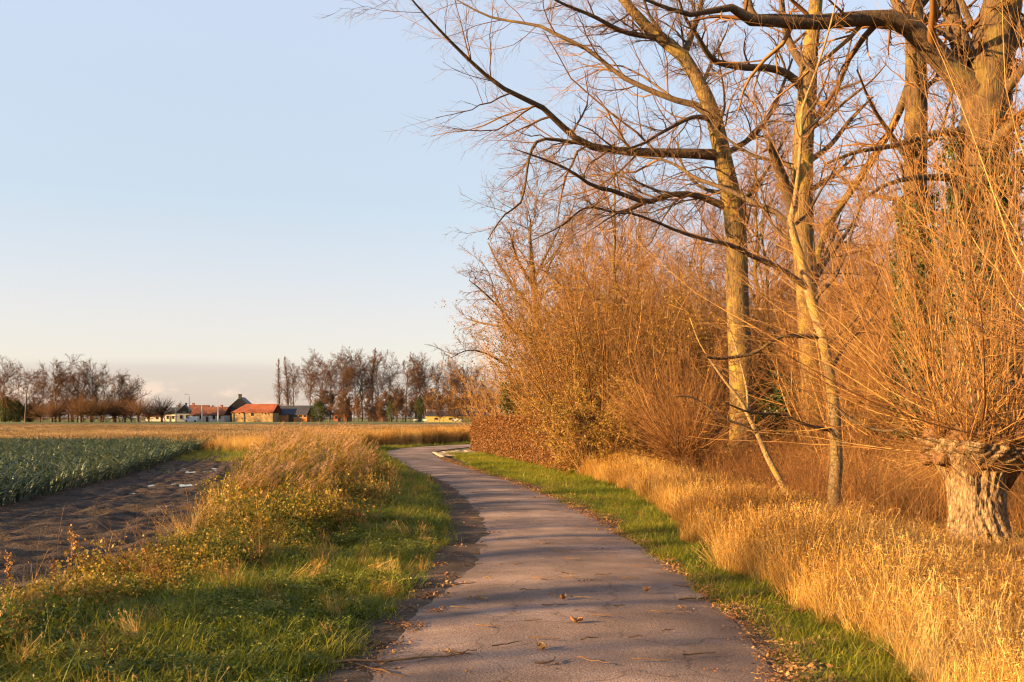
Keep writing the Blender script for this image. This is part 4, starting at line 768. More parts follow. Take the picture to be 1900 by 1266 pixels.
shrub('leafy_shrub', 'tall yellowing shrub behind the middle of the hedge', (2.5, 43, 0), 36, 8.0, .70, 13000, lsize=.075, lean=(-.02, 0), brad=.9, lvl=BIGL)
shrub('leafy_shrub', 'tawny upright shrub behind the far end of the hedge', (1.7, 50, 0), 32, 8.2, .60, 8000, lsize=.08, lean=(-.02, 0), brad=1.0, lvl=BIGL, rmin=.006)
shrub('leafy_shrub', 'low golden leaved shrub spilling over the right end of the hedge', (2.9, 30.3, 0), 30, 2.7, .85, 13000, lsize=.06, lvl=((11, .1, 1, .7, .35), (6, .15, 1, .7, .45), (3, .2, 1, .7, .42)), r0=.014, brad=.8)
shrub('leafy_shrub', 'golden leaved bush filling the gap between the hedge and the small pollard', (3.9, 30.2, 0), 24, 2.5, .95, 8000, lsize=.06, lvl=((11, .1, 1, .7, .35), (6, .15, 1, .7, .45), (3, .2, 1, .7, .42)), r0=.014, brad=.8)
shrub('bare_shrub', 'rosy brown bare shrub overhanging the far end of the hedge', (-.1, 54, 0), 30, 5.2, .95, 2500, mats=('twig_warm', 'shrub_leaf'), brad=.9, r0=.03, rmin=.007, lvl=BIGL)
shrub('leafy_shrub', 'dense orange brown shrub between the yellow shrub and the grey barked tree', (6.0, 38, 0), 34, 6.8, .7, 9000, lsize=.085, brad=1.0, lvl=BIGL)
near_tree('bare_tree', 'dark spreading bare tree rising behind the far end of the hedge', 'tree', 62,
  [(1005, 800, 16.1), (1003, 700, 14.9), (998, 600, 13.0), (990, 520, 11.2), (985, 470, 8.1), (983, 430, 5.0), (985, 405, 2.5)],
  [([(1002, 660, 7.4), (970, 620, 5.6), (930, 575, 4.3), (895, 540, 3.1), (870, 520, 1.2)], -4), ([(1003, 700, 6.8), (960, 690, 5.0), (910, 660, 3.7), (870, 650, 2.5), (835, 665, 1.2)], -3), ([(998, 590, 6.8), (960, 540, 5.0), (925, 490, 3.7), (905, 450, 1.9)], 3), ([(992, 540, 6.2), (960, 480, 4.3), (945, 430, 1.9)], -3),
   ([(998, 610, 6.2), (1040, 560, 5.0), (1075, 500, 3.1), (1090, 450, 1.2)], 3), ([(990, 520, 5.6), (1020, 460, 3.7), (1045, 410, 1.2)], -2), ([(1000, 640, 6.2), (945, 610, 4.3), (895, 600, 3.1), (860, 590, 1.2)], 2)],
  mats=('bark_far', 'bark_far', 'twig'), fill=(14, .3, .97, 6), lv=((12, .2, 1, .75, .38), (7, .15, 1, .7, .45), (5, .15, 1, .7, .48)), rmin=(.022, .014, .010), ridge=.03, sides=10)

# clipped beech hedge with its brown winter leaves
def hedge(name, label, A, B, h, w, n):
    A = np.array(A); B = np.array(B); d = B - A; L = np.linalg.norm(d); d = d / L; nrm = np.array([-d[1], d[0]]); root = thing(name, label, 'hedge', (A[0], A[1], 0))
    u = RG.random(n) * L; face = RG.random(n); v = np.where(face < .42, -.5, np.where(face < .62, .5, RG.uniform(-.5, .5, n))) * w; z = np.where(face > .62, h, RG.random(n) ** .85 * h); e = face > .93; u = np.where(e, 0, u); z = np.where(e, RG.random(n) * h, z)
    dep = np.abs(RG.normal(size=n)) * .07; v = v * (1 - dep); z = z - dep * (face > .62) * (~e) * .7; bump = .34 * (fbm(np.c_[u * 1.3, z * 1.6, v], 81, 4) - .45)
    v = v + np.sign(v) * bump + RG.normal(size=n) * .02; z = z + bump * (face > .62) + .03 * RG.normal(size=n); u = u + RG.normal(size=n) * .05
    pos = np.c_[d[0] * u + nrm[0] * v, d[1] * u + nrm[1] * v, np.maximum(z, .02)]; mb = MB(); leaves(mb, pos, .065, 0, .1, None, .7); mb.obj('foliage', 'hedge_leaf', root)
    m_ = 420; uu_ = RG.random(m_) * L; vv = RG.uniform(-.42, .42, m_) * w; st = np.c_[d[0] * uu_ + nrm[0] * vv * .4, d[1] * uu_ + nrm[1] * vv * .4, vv * 0 - .02]; en = np.c_[d[0] * uu_ + nrm[0] * vv, d[1] * uu_ + nrm[1] * vv, h * (.75 + .25 * RG.random(m_))]
    mid = (st + en) / 2 + RG.normal(size=st.shape) * .1; w_ = MB(); Pm = np.stack([st, mid, en], 1); Rm = np.full((m_, 1), .012) * np.array([1, .7, .3])[None]; tubes(w_, Pm, Rm, 3); c, r = grow(Pm, Rm, 6, .2, 1, .8, .3, 3, .2, .02, .5, .003); tubes(w_, c, r, 3); w_.obj('stems', 'twig', root)
    return root
hedge('beech_hedge', 'clipped beech hedge with russet winter leaves along the right of the bend', (-1.55, 50.5), (2.2, 30.0), 1.74, 1.1, 42000)

# the wood behind: bare saplings and trees, copies of a few
def wood_tree(name, label, h, k1, ang, seed, spread=.33, mats=('bark_grey', 'twig_warm'), rm=(.018, .010, .006), t0=.25, cat='tree', group=None, stem=.011, lv=(8, 6, 5), up=.05):
    root = thing(name, label, cat, (0, 0, 0), group); P = np.zeros((1, 14, 3)); P[0, :, 2] = np.linspace(-.1, h, 14); P[0, :, :2] = np.cumsum(RG.normal(size=(14, 2)) * h * .008, 0); Rd = (h * stem * np.linspace(1, .1, 14) ** .9)[None]
    mb = MB(); tubes(mb, P, Rd, 9, 0, .5); mb.obj('trunk', mats[0], root); cm_ = MB(); cur, cr = grow(P, Rd, k1, t0, 1, ang, spread, 8, .10, up, .5, rm[0], taper=.55); tubes(cm_, cur, cr, 4, 0)
    for q, k in enumerate(lv): cur, cr = grow(cur, cr, k, .12, 1, .70, .52, 3 if q == 2 else 4, .14, up * .6, .55, rm[min(q, 2)], taper=.4); tubes(cm_, cur, cr, 3, 0, tip=True)
    cm_.obj('crown', mats[1], root); return root
WG = 'bare trees of the wood behind the roadside'
wl = 'slender bare tree deep in the wood behind the roadside willows'
protos = [wood_tree('wood_tree', wl, h, k1, a, q, sp, group=WG) for q, (h, k1, a, sp) in enumerate(((13, 24, .75, .32), (16, 26, .65, .30), (11, 22, .8, .36)))]
sap = [shrub('thicket_sapling', 'warm brown leafless sapling in the thicket behind the golden grass', (0, 0, 0), 16, 5.5 + q, .45, 0, lvl=((11, .15, 1, .55, .32), (6, .15, 1, .65, .42), (4, .2, 1, .7, .42)), r0=.03, brad=.8, cat='sapling', group='leafless saplings of the thicket', rmin=.006) for q in range(3)]
spots = []
while len(spots) < 46:
    y = RG.uniform(40, 80); x = RG.uniform(.03, .62) * y
    if x < 3.5 + max(0, 44 - y) * .3 or any((x - a) ** 2 + (y - b_) ** 2 < 6 for a, b_ in spots): continue
    spots.append((x, y))
for q, (x, y) in enumerate(spots):
    if q < 3: o = protos[q]; o.location = (x, y, 0); o.rotation_euler = (0, 0, RG.random() * 6.28); o.scale = (1, 1, 1)
    else: copy_tree(protos[q % 3], (x, y, 0), RG.random() * 6.28, RG.uniform(.75, 1.1))
spots = []
while len(spots) < 76:
    y = RG.uniform(24, 60) ; x = RG.uniform(.13, .60) * y
    if x < 8.2 - (y - 24) * .12 or (y < 37 and x / y < .285) or any((x - a) ** 2 + (y - b_) ** 2 < 2 for a, b_ in spots): continue
    spots.append((x, y))
while len(spots) < 104:                                                 # the close screen of saplings right behind the hedge and the roadside trees
    y = RG.uniform(37, 56); x = RG.uniform(.065, .24) * y
    if any((x - a) ** 2 + (y - b_) ** 2 < .8 for a, b_ in spots): continue
    spots.append((x, y))
for q, (x, y) in enumerate(spots):
    if q < 3: o = sap[q]; o.location = (x, y, 0); o.rotation_euler = (0, 0, RG.random() * 6.28)
    else: copy_tree(sap[q % 3], (x, y, 0), RG.random() * 6.28, RG.uniform(.6, 1.0) if q < 76 else RG.uniform(.95, 1.4))

# a row of bare young trees on the far side of the track, left of the frame: their shadows lie across the lane
SGp = 'bare young trees in a row left of the frame'
sh = [wood_tree('row_tree', 'bare young tree in the row beyond the left edge of the frame', h, 16, .55, 0, .30, ('bark_grey', 'twig'), (.02, .012, .008), .30, 'tree', SGp, .021, (4, 3), .06) for h in (10, 8.5)]
ry = -9.0; q = 0
while ry < 16:
    loc = (-25 + RG.uniform(-2.5, 2.5), ry, 0)
    if q < 2: sh[q].location = loc; sh[q].rotation_euler = (0, 0, RG.random() * 6)
    else: copy_tree(sh[q % 2], loc, RG.random() * 6.28, RG.uniform(.7, 1.15))
    ry += RG.uniform(.6, 1.7); q += 1
# ------------------------------------------------------------------ far farm, houses and tree rows
def building(name, label, x0, x1, ye, yr, Y, depth, wall, roof, rz=0.0, hip=(0, 0), gable_front=False, windows=(), doors=(), chim=(), cat='house', over=.35, rmat=None):
    sc_ = Y / FPX; W_ = (x1 - x0) * sc_; zb = EYE - (HY - HY) ; he = EYE - (ye - HY) * sc_; hr = EYE - (yr - HY) * sc_; cx = ((x0 + x1) / 2 - CX) * sc_
    L_, D_ = (depth, W_) if gable_front else (W_, depth); root = thing(name, label, cat, (cx, Y, 0), None, rz)
    rot = math.pi / 2 if gable_front else 0.0; cr_, sr_ = math.cos(rot), math.sin(rot)
    def tr(V): V = np.asarray(V, float).reshape(-1, 3); return np.c_[V[:, 0] * cr_ - V[:, 1] * sr_, V[:, 0] * sr_ + V[:, 1] * cr_, V[:, 2]]
    V, Q = box(-L_ / 2, L_ / 2, -D_ / 2, D_ / 2, -.1, he); mb = MB().add(tr(V), Q)
    for sx in (-1, 1):                                                    # gable triangles where the roof is not hipped
        if hip[(sx + 1) // 2] == 0: mb.add(tr([(sx * L_ / 2, -D_ / 2, he), (sx * L_ / 2, D_ / 2, he), (sx * L_ / 2, 0, hr), (sx * (L_ / 2 - .3), -D_ / 2, he), (sx * (L_ / 2 - .3), D_ / 2, he), (sx * (L_ / 2 - .3), 0, hr)]), [(0, 3, 5, 2), (1, 2, 5, 4)], [(0, 1, 2), (3, 5, 4)])
    mb.obj('wall', wall, root, smooth=False)
    a, b_ = L_ / 2 + (.1 if not hip[0] else over), L_ / 2 + (.1 if not hip[1] else over); d = D_ / 2 + over; e = he - over * (hr - he) / (D_ / 2); t = .18
    ra, rb = -L_ / 2 + hip[0] * W_ - (.1 if not hip[0] else 0), L_ / 2 - hip[1] * W_ + (.1 if not hip[1] else 0); mb = MB(); V = []
    for z in (0, t): V += [(-a, -d, e + z), (b_, -d, e + z), (b_, d, e + z), (-a, d, e + z), (ra, 0, hr + z), (rb, 0, hr + z)]
    mb.add(tr(V), [(6, 7, 11, 10), (8, 9, 10, 11), (0, 4, 5, 1), (2, 5, 4, 3), (0, 1, 7, 6), (2, 3, 9, 8)], [(7, 8, 11), (9, 6, 10), (1, 5, 2), (3, 4, 0)]); mb.add(tr(V), [(1, 2, 8, 7), (3, 0, 6, 9)])
    ro = mb.obj('roof', roof, root, smooth=False)
    nrm_rot = 0
    for (u, z0, z1, w) in windows:
        x = (u - .5) * W_; V, Q = box(x - w / 2, x + w / 2, -.06, .06, z0, z1); f = -(depth if gable_front else D_) / 2
        o = MB().add(V + np.array([0, f, 0]), Q).obj('window', 'window_dark', root, smooth=False)
        V, Q = box(x - w / 2 - .08, x + w / 2 + .08, -.13, .02, z0 - .14, z0 - .02); MB().add(V + np.array([0, f, 0]), Q).obj('sill', 'concrete', o, smooth=False)
    for (u, z1, w) in doors:
        x = (u - .5) * W_; V, Q = box(x - w / 2, x + w / 2, -.05, .07, 0, z1); MB().add(V + np.array([0, -(depth if gable_front else D_) / 2, 0]), Q).obj('door', 'door_dark', root, smooth=False)
    for (u, h_, w) in chim:
        x = (u - .5) * L_; V, Q = box(x - w / 2, x + w / 2, -w / 2, w / 2, hr - .8, hr + h_); V2, Q2 = box(x - w * .62, x + w * .62, -w * .62, w * .62, hr + h_, hr + h_ + .25)
        MB().add(tr(V), Q).add(tr(V2), Q2).obj('chimney', 'brick_red' if roof != 'roof_slate' else 'wall_dark', ro, smooth=False)
    return root
building('brick_barn', 'long yellow brick barn with a red tiled half-hipped roof across the stubble field', 438, 518, 765.5, 750.5, 404, 10, 'brick_yellow', 'roof_red', R(-10), hip=(.22, 0), cat='barn',
  windows=[(.18, 3.0, 3.8, .5), (.30, 2.9, 3.7, .4), (.50, 2.4, 4.0, 1.2), (.74, 3.0, 3.8, .4), (.82, 3.0, 3.8, .4), (.90, 3.0, 3.8, .4), (.25, 1.0, 1.6, .4)])
building('brick_shed', 'orange brick shed with a dark slate roof joined to the red roofed barn', 519.5, 579, 769, 753.5, 407, 9, 'brick_orange', 'roof_slate', R(-10), cat='barn', windows=[(.62, 1.9, 2.7, 1.3), (.78, 1.9, 2.7, 1.3), (.93, 1.9, 2.7, 1.2)], doors=[(.48, 3.0, 2.2)])
building('gabled_house', 'tall dark grey gabled house with a chimney, rising behind the red roofed barn', 428, 472, 758, 738, 424, 13, 'wall_dark', 'roof_slate', R(6), gable_front=True, chim=[(.03, 1.1, 1.2)], over=.2)
building('farmhouse', 'low whitewashed farmhouse with a long red brown roof left of the barn', 360, 425, 770, 756, 416, 9, 'wall_white', 'roof_brown', R(-6), windows=[(.12, 1.2, 2.6, 1.1), (.32, 1.2, 2.6, 1.1), (.70, 1.2, 2.6, 1.1), (.86, 1.2, 2.6, 1.1)], doors=[(.5, 2.2, 1.1)], chim=[(.8, .8, .8)])
building('white_house', 'white gabled house with a dark roof among the village houses', 330, 358, 766, 752, 440, 12, 'wall_white', 'roof_slate', R(14), gable_front=True, windows=[(.3, 1.2, 2.8, 1.1), (.68, 1.2, 2.8, 1.1), (.5, 4.2, 5.4, 1.0)], chim=[(.85, .8, .8)])
building('cottage', 'small white cottage with a dark slate roof left of the white gabled house', 314, 336, 768, 757, 455, 9, 'wall_white', 'roof_slate', R(-8), windows=[(.25, 1.1, 2.5, 1.1), (.75, 1.1, 2.5, 1.1)], doors=[(.5, 2.2, 1.0)])
building('village_house', 'house with brown tiled roof half hidden behind the white gabled house', 352, 388, 764, 752.5, 470, 10, 'brick_red', 'roof_brown', R(4), chim=[(.2, .9, .9)])
building('cottage', 'low cream cottage behind the bare trees at the village edge', 268, 312, 773, 768, 470, 8, 'wall_white', 'roof_brown', R(-4), windows=[(.3, 1, 2.1, 1.2), (.7, 1, 2.1, 1.2)])
building('long_barn', 'long low barn with a dark roof and olive wall far behind the hedge end', 792, 925, 771.5, 764.5, 380, 9, 'wall_olive', 'roof_slate', R(-3), cat='barn', windows=[(.15, .9, 1.7, 1.4), (.35, .9, 1.7, 1.4)])
building('brick_house', 'red brick house with a slate roof hidden among the far trees', 622, 648, 768, 761, 452, 9, 'brick_red', 'roof_slate', R(-8), windows=[(.3, 1.1, 2.4, 1.0), (.7, 1.1, 2.4, 1.0)], chim=[(.92, 4.2, 1.3)])
building('brick_house', 'brick house with tall chimney behind the far orchard trees', 688, 716, 768, 761, 456, 9, 'brick_orange', 'roof_slate', R(-8), windows=[(.3, 1.1, 2.4, 1.0), (.7, 1.1, 2.4, 1.0)], chim=[(.45, 2.4, 1.2)])

FM = ('bark_far', 'twig_far'); RM = (.065, .038, .028)
def far_set(h, k1, ang, sp, t0, mats=FM, up=.05, lv=(7, 5, 4), stem=.012): return wood_tree('far_tree', 'x', h, k1, ang, 0, sp, mats, RM, t0, 'tree', None, stem, lv, up)
def far_globe(h, mats=('bark_far', 'twig_mid')):
    root = thing('pollard_tree', 'x', 'tree', (0, 0, 0)); P = np.array([[(0, 0, -.1), (0, 0, h * .12), (.1, 0, h * .25)]], float); mb = MB(); tubes(mb, P, np.array([[.55, .45, .7]]), 9, 0, .5); mb.obj('trunk', mats[0], root)
    n = 120; d = unit(RG.normal(size=(n, 3)) * np.array([.8, .8, .6]) + np.array([0, 0, .75])); m_ = 6; S_ = np.zeros((n, m_, 3)); S_[:, 0] = (0, 0, h * .25); st = h * .72 * (.6 + .45 * RG.random(n))[:, None] / (m_ - 1)
    for q in range(1, m_): S_[:, q] = S_[:, q - 1] + d * st; d = unit(d + RG.normal(size=(n, 3)) * .1 + np.array([0, 0, .05]))
    c_ = MB(); SR = np.full((n, 1), .07) * np.linspace(1, .4, m_)[None]; tubes(c_, S_, SR, 3, 0); c, r = grow(S_, SR, 14, .25, 1, .5, .3, 3, .12, .03, .6, .028); tubes(c_, c, r, 3, 0, tip=True); c_.obj('crown', mats[1], root); return root
def far_evergreen(h, w, mat='conifer_leaf', n=6000, pw=.8):
    root = thing('evergreen_tree', 'x', 'tree', (0, 0, 0)); z = RG.random(n) ** .9; prof = np.sin(np.clip(z, .0, 1) * math.pi * .9 + .25) ** pw; a = RG.random(n) * 6.28; r = w / 2 * prof * RG.random(n) ** .4 * (.35 + 1.3 * fbm(np.c_[np.cos(a) * 1.5, np.sin(a) * 1.5, z * 4], 91, 2))
    mb = MB(); leaves(mb, np.c_[np.cos(a) * r, np.sin(a) * r, .3 + z * (h - .3) + RG.normal(size=n) * .25], .34, 0, 0, None, .6); mb.obj('crown', mat, root)
    w_ = MB(); tubes(w_, np.array([[(0, 0, -.1), (0, 0, h * .5), (0, 0, h * .95)]], float), np.array([[.25, .18, .04]]), 6, 0, .5); w_.obj('trunk', 'bark_far', root); return root
F_oval = [far_set(24, 20, .72, .46, .22, up=.03, lv=(8, 7, 5)), far_set(24, 22, .62, .44, .28, up=.03, lv=(8, 7, 5)), far_set(24, 19, .80, .48, .24, up=.03, lv=(8, 7, 5))]
F_pop = [far_set(26, 44, .28, .19, .13, up=.10, lv=(7, 4, 3), stem=.010)]
F_fork = [far_set(18, 13, .80, .62, .22, lv=(9, 7, 6), stem=.020, up=.03), far_set(18, 12, .9, .64, .20, lv=(9, 7, 6), stem=.020, up=.03), far_set(18, 14, .75, .60, .25, lv=(9, 7, 6), stem=.018, up=.03)]
F_small = [far_set(9, 26, .75, .46, .10, ('bark_far', 'twig_mid'), lv=(8, 5, 5), stem=.014), far_set(9, 26, .7, .42, .12, lv=(8, 5, 5), stem=.014)]
F_globe = [far_globe(12), far_globe(11, ('bark_far', 'twig_far'))]
F_ever = [far_evergreen(8, 9), far_evergreen(12, 7, pw=1.0)]
used = set()
ORD = 'first second third fourth fifth sixth seventh eighth ninth tenth eleventh twelfth thirteenth fourteenth fifteenth sixteenth seventeenth eighteenth nineteenth twentieth'.split()
def far_place(proto, hp, px, ytop, Y, label, group, name=None, wx=1.0):
    h = EYE - (ytop - HY) * Y / FPX; k = h / hp; loc = ((px - CX) / FPX * Y, Y, 0); rz = RG.random() * 6.28
    if id(proto) not in used: used.add(id(proto)); o = proto; o.location = loc; o.rotation_euler = (0, 0, rz); o.scale = (k * wx, k * wx, k)
    else: o = copy_tree(proto, loc, rz, (k * wx, k * wx, k))
    o['label'] = label; o['group'] = group
    if name: o.name = name
    return o
for q, (x, y, Y_) in enumerate(((515, 672, 436), (532, 668, 440), (690, 654, 446))): far_place(F_pop[0], 26, x, y, Y_, ['narrow columnar poplar behind the slate roofed shed, left one of the close pair', 'narrow columnar poplar behind the slate roofed shed, right one of the close pair', 'tallest columnar poplar standing alone in the middle of the far tree row'][q], 'columnar poplars behind the farm', 'poplar_tree', .75)
for q, (x, y, Y_) in enumerate(((546, 681, 438), (578, 678, 460), (592, 672, 438), (611, 675, 446), (637, 670, 434), (655, 668, 440), (672, 664, 450), (706, 670, 440), (727, 676, 452), (752, 671, 436), (770, 674, 448), (790, 677, 440), (812, 682, 450), (832, 680, 438), (850, 684, 446), (866, 688, 436), (884, 690, 450), (905, 694, 440))):
    far_place(F_oval[q % 3], 25.5, x, y, Y_, '%s tall bare tree from the barns in the far row behind the farm' % ORD[q], 'tall bare trees of the far row', None, RG.uniform(.8, 1.05))
for q, (x, y, Y_) in enumerate(((8, 685, 372), (46, 687, 366), (78, 700, 390), (104, 681, 362), (128, 700, 385), (142, 694, 392), (170, 682, 368), (190, 700, 390), (222, 697, 376), (243, 712, 395))):
    far_place(F_fork[q % 3], 20, x, y, Y_, '%s spreading bare tree from the left edge in the far left row' % ORD[q], 'spreading bare trees of the far left row', None, RG.uniform(.85, 1.1))
for q, (x, y, Y_) in enumerate(((74, 745, 360), (96, 742, 356), (150, 727, 352), (168, 733, 358), (187, 728, 352), (214, 735, 360), (232, 738, 356), (256, 729, 352), (276, 742, 372), (300, 731, 380))):
    far_place(F_globe[q % 2], 12 if q % 2 == 0 else 11, x, y, Y_, '%s rounded pollard from the left along the far left edge of the field' % ORD[q], 'rounded pollards along the far left edge')
for q, (x, y, Y_) in enumerate(((592, 746, 396), (778, 736, 398), (725, 746, 402), (10, 738, 372), (30, 745, 378), (55, 752, 380))):
    far_place(F_ever[(0, 1, 1, 0, 0, 0)[q]], (8, 12, 12, 8, 8, 8)[q], x, y, Y_, ['round dark evergreen at the right end of the slate roofed shed', 'dark pointed evergreen before the far tree row', 'small dark evergreen left of the pointed one', 'dark thicket tree at the left edge of the photo', 'second dark thicket tree from the left edge', 'low dark thicket tree beside the left row of bare trees'][q], 'evergreens far off')
for q, (x, y, Y_) in enumerate(((612, 760, 400), (664, 735, 388), (682, 748, 392), (706, 742, 385), (737, 738, 386), (762, 742, 390), (800, 733, 380), (816, 740, 372), (838, 724, 376), (845, 735, 366), (868, 730, 372), (890, 735, 368), (640, 748, 392), (335, 748, 470), (395, 752, 480), (412, 757, 470), (905, 728, 300), (925, 720, 260))):
    far_place(F_small[q % 2], 10.5, x, y, Y_, '%s small brown twiggy tree from the barns at the edge of the far meadow' % ORD[q] if q < 13 else ['faint bare tree behind the white gabled house', 'faint bare tree behind the roof of the farmhouse', 'little bare tree beside the tall dark gabled house', 'brown twiggy tree just left of the hedge end', 'brown twiggy tree rising over the hedge end'][q - 13], 'small twiggy trees far off', None, RG.uniform(.85, 1.2))

for q in range(19):
    far_place(F_small[q % 2], 10.5, 598 + q * 17 + RG.uniform(-5, 5), RG.uniform(718, 742), RG.uniform(405, 432), '%s brown thicket tree from the round evergreen in the scrub below the far row' % ORD[q], 'brown thicket trees under the far row', None, RG.uniform(1.0, 1.5))
for q in range(14):
    far_place((F_small + F_globe)[q % 4], (10.5, 10.5, 12, 11)[q % 4], q * 19 + RG.uniform(-5, 5), RG.uniform(722, 748), RG.uniform(385, 410), '%s brown scrub tree from the left edge behind the far left row' % ORD[q], 'brown scrub trees behind the far left row', None, RG.uniform(1.0, 1.4))
# posts, lamp, cabinet, van, sheep, fence
def post(px, ytop, Y, label, lamp=False):
    h = EYE - (ytop - HY) * Y / FPX; root = thing('street_lamp' if lamp else 'utility_pole', label, 'lamp' if lamp else 'pole', ((px - CX) / FPX * Y, Y, 0)); mb = MB(); tubes(mb, np.array([[(0, 0, -.1), (0, 0, h * .5), (0, 0, h)]]), np.array([[.17, .15, .11]]) * (1 if lamp else 1.7), 8, 0, .5); mb.obj('post', 'metal_grey' if lamp else 'concrete', root)
    if lamp:
        a = MB(); tubes(a, np.array([[(0, 0, h - .1), (-.6, 0, h + .25), (-1.3, 0, h + .3)]]), np.full((1, 3), .07), 6, 0, .5); a.obj('arm', 'metal_grey', root); V, Q = box(-2.0, -1.2, -.16, .16, h + .2, h + .38); MB().add(V, Q).obj('lamp_head', 'metal_grey', root, smooth=False)
    else:
        V, Q = box(-.35, .35, -.32, .32, h, h + .12); MB().add(V, Q).obj('cap', 'concrete', root, smooth=False)
post(326.5, 756, 396, 'pale concrete pole in front of the small white cottage'); post(375, 752, 396, 'pale concrete pole in front of the left part of the farmhouse'); post(405, 754, 396, 'pale concrete pole in front of the right part of the farmhouse'); post(351, 733, 400, 'tall grey street lamp with a short arm among the village houses', True)
root = thing('utility_cabinet', 'small white roadside cabinet at the far left end of the stubble field', 'cabinet', at(266, 783, 384) * np.array([1, 1, 0])); V, Q = box(-.7, .7, -.4, .4, 0, 2.2); MB().add(V, Q).obj('body', 'van_white', root, smooth=False); V, Q = box(-.8, .8, -.5, .5, 2.2, 2.35); MB().add(V, Q).obj('top', 'metal_grey', root, smooth=False); V, Q = box(-.6, .6, -.43, -.4, .15, 2.05); MB().add(V, Q).obj('door', 'wall_white', root, smooth=False)
def van(label, loc, rz):
    root = thing('parked_van', label, 'van', loc, None, rz); prof = np.array([(-2.5, .35), (2.4, .35), (2.5, .9), (2.35, 1.15), (1.7, 1.35), (1.2, 2.05), (.9, 2.2), (-2.4, 2.2), (-2.5, 2.0)]); n = len(prof)
    V = np.vstack([np.c_[prof[:, 0], np.full(n, y), prof[:, 1]] for y in (-.95, .95)]); Q = [(i, (i + 1) % n, n + (i + 1) % n, n + i) for i in range(n)]; T = [(0, i + 1, i) for i in range(1, n - 1)] + [(n, n + i, n + i + 1) for i in range(1, n - 1)]; MB().add(V, Q, T).obj('body', 'van_white', root, smooth=False)
    for y in (-.965, .935): V, Q = box(.75, 1.35, y, y + .03, 1.35, 1.9); MB().add(V, Q).obj('window', 'glass_dark', root, smooth=False)
    V = np.array([(1.72, -.8, 1.38), (1.72, .8, 1.38), (1.23, .8, 2.05), (1.23, -.8, 2.05)]) + np.array([.03, 0, .01]); MB().add(V, [(0, 1, 2, 3)]).obj('windscreen', 'glass_dark', root, smooth=False)
    for x in (-1.6, 1.6):
        for y in (-.95, .75):
            w_ = MB(); a = np.arange(16) * math.pi / 8; V = np.vstack([np.c_[x + .36 * np.cos(a), a * 0 + yy_, .36 + .36 * np.sin(a)] for yy_ in (y - .03, y + .23)]); Q = [(i, (i + 1) % 16, 16 + (i + 1) % 16, 16 + i) for i in range(16)]; T = [(0, i + 1, i) for i in range(1, 15)] + [(16, 16 + i, 17 + i) for i in range(1, 15)]; w_.add(V, Q, T); w_.obj('wheel', 'tyre_black', root, smooth=False)
van('white van parked in front of the white gabled house', at(354, 783, 398) * np.array([1, 1, 0]), R(200))
def sheep_mesh():
    mb = MB(); n = 9; x = np.linspace(-.55, .5, n); P = np.c_[x, x * 0, .62 + .03 * np.sin(x * 3)]; r = .27 * np.sqrt(np.clip(1 - (x / .66) ** 2, .05, 1)) * (1 + .05 * np.sin(np.arange(n) * 2.1)); tubes(mb, P, r, 10, 0, .5, True)
    tubes(mb, np.array([[(.40, 0, .72), (.62, 0, .86), (.74, 0, .90), (.90, 0, .80)]]), np.array([[.16, .12, .11, .05]]), 8, 1, .5)
    for sx in (-.38, .34):
        for sy in (-.13, .13): tubes(mb, np.array([[(sx, sy, .5), (sx + .02, sy, .25), (sx, sy, 0)]]), np.array([[.075, .045, .04]]), 6, 1, .5)
    for sy in (-1, 1): mb.add([(.66, sy * .08, .93), (.62, sy * .2, .92), (.70, sy * .19, .88)], None, [(0, 1, 2)], 1)
    return mb.mesh('sheep', ['wool', 'sheep_face'])
SM = sheep_mesh()
for q, (x, Y_, rz) in enumerate(((771, 330, .4), (790, 325, 2.9), (847, 322, .2), (854, 330, 3.3), (842, 338, 1.2))):
    tag(link('sheep', SM, None, ((x - CX) / FPX * Y_, Y_, 0), rz, 1.35), ['white sheep grazing farthest to the left in the far meadow', 'white sheep lying apart below the dark pointed evergreen', 'white sheep at the front of the pair near the hedge end', 'white sheep facing away from its neighbour near the hedge end', 'white sheep standing behind the pair near the hedge end'][q], 'sheep', 'sheep in the far meadow')
root = thing('wire_fence', 'wire fence on wooden posts along the far meadow', 'fence', at(740, 783, 340) * np.array([1, 1, 0]))
for q in range(22):
    mb = MB(); tubes(mb, np.array([[(0, 0, -.1), (.02, 0, .7), (0, 0, 1.35)]]), np.full((1, 3), .09), 6, 0, .5); mb.obj('post', 'post_wood', root, loc=(-30 + q * 3.0, q * .2, 0))
for z in (.5, .85, 1.2): mb = MB(); tubes(mb, np.array([[(-30, 0, z), (0, 2, z - .03), (33, 4.2, z)]]), np.full((1, 3), .012), 4, 0, .5); mb.obj('wire', 'metal_grey', root)

# ------------------------------------------------------------------ small things near the lane
# block paving of the drive mouth by the hedge end
drv = sheet('driveway', (np.array([gp(805, 841), gp(850, 837), gp(895, 834)]), np.array([gp(822, 850), gp(860, 848), gp(900, 846.5)])), 0.016, 'drive_dirt', 12)
A0, A1, B0, B1 = gp(806, 841.5), gp(893, 835), gp(822, 849.3), gp(899, 846.3); V, Q = box(-.5, .5, -.5, .5, 0, 1); pv = MB().add(V, Q).mesh('paver', 'paver_concrete', False); nu, nv = 11, 8
for a_ in range(nu):
    for b_ in range(nv):
        u, v = (a_ + .5) / nu, (b_ + .5) / nv; p = (A0 * (1 - u) + A1 * u) * (1 - v) + (B0 * (1 - u) + B1 * u) * v
        o = link('paver', pv, drv, (p[0], p[1], .014 + RG.normal() * .004), .55 + RG.normal() * .02, (.30, .42, .05))
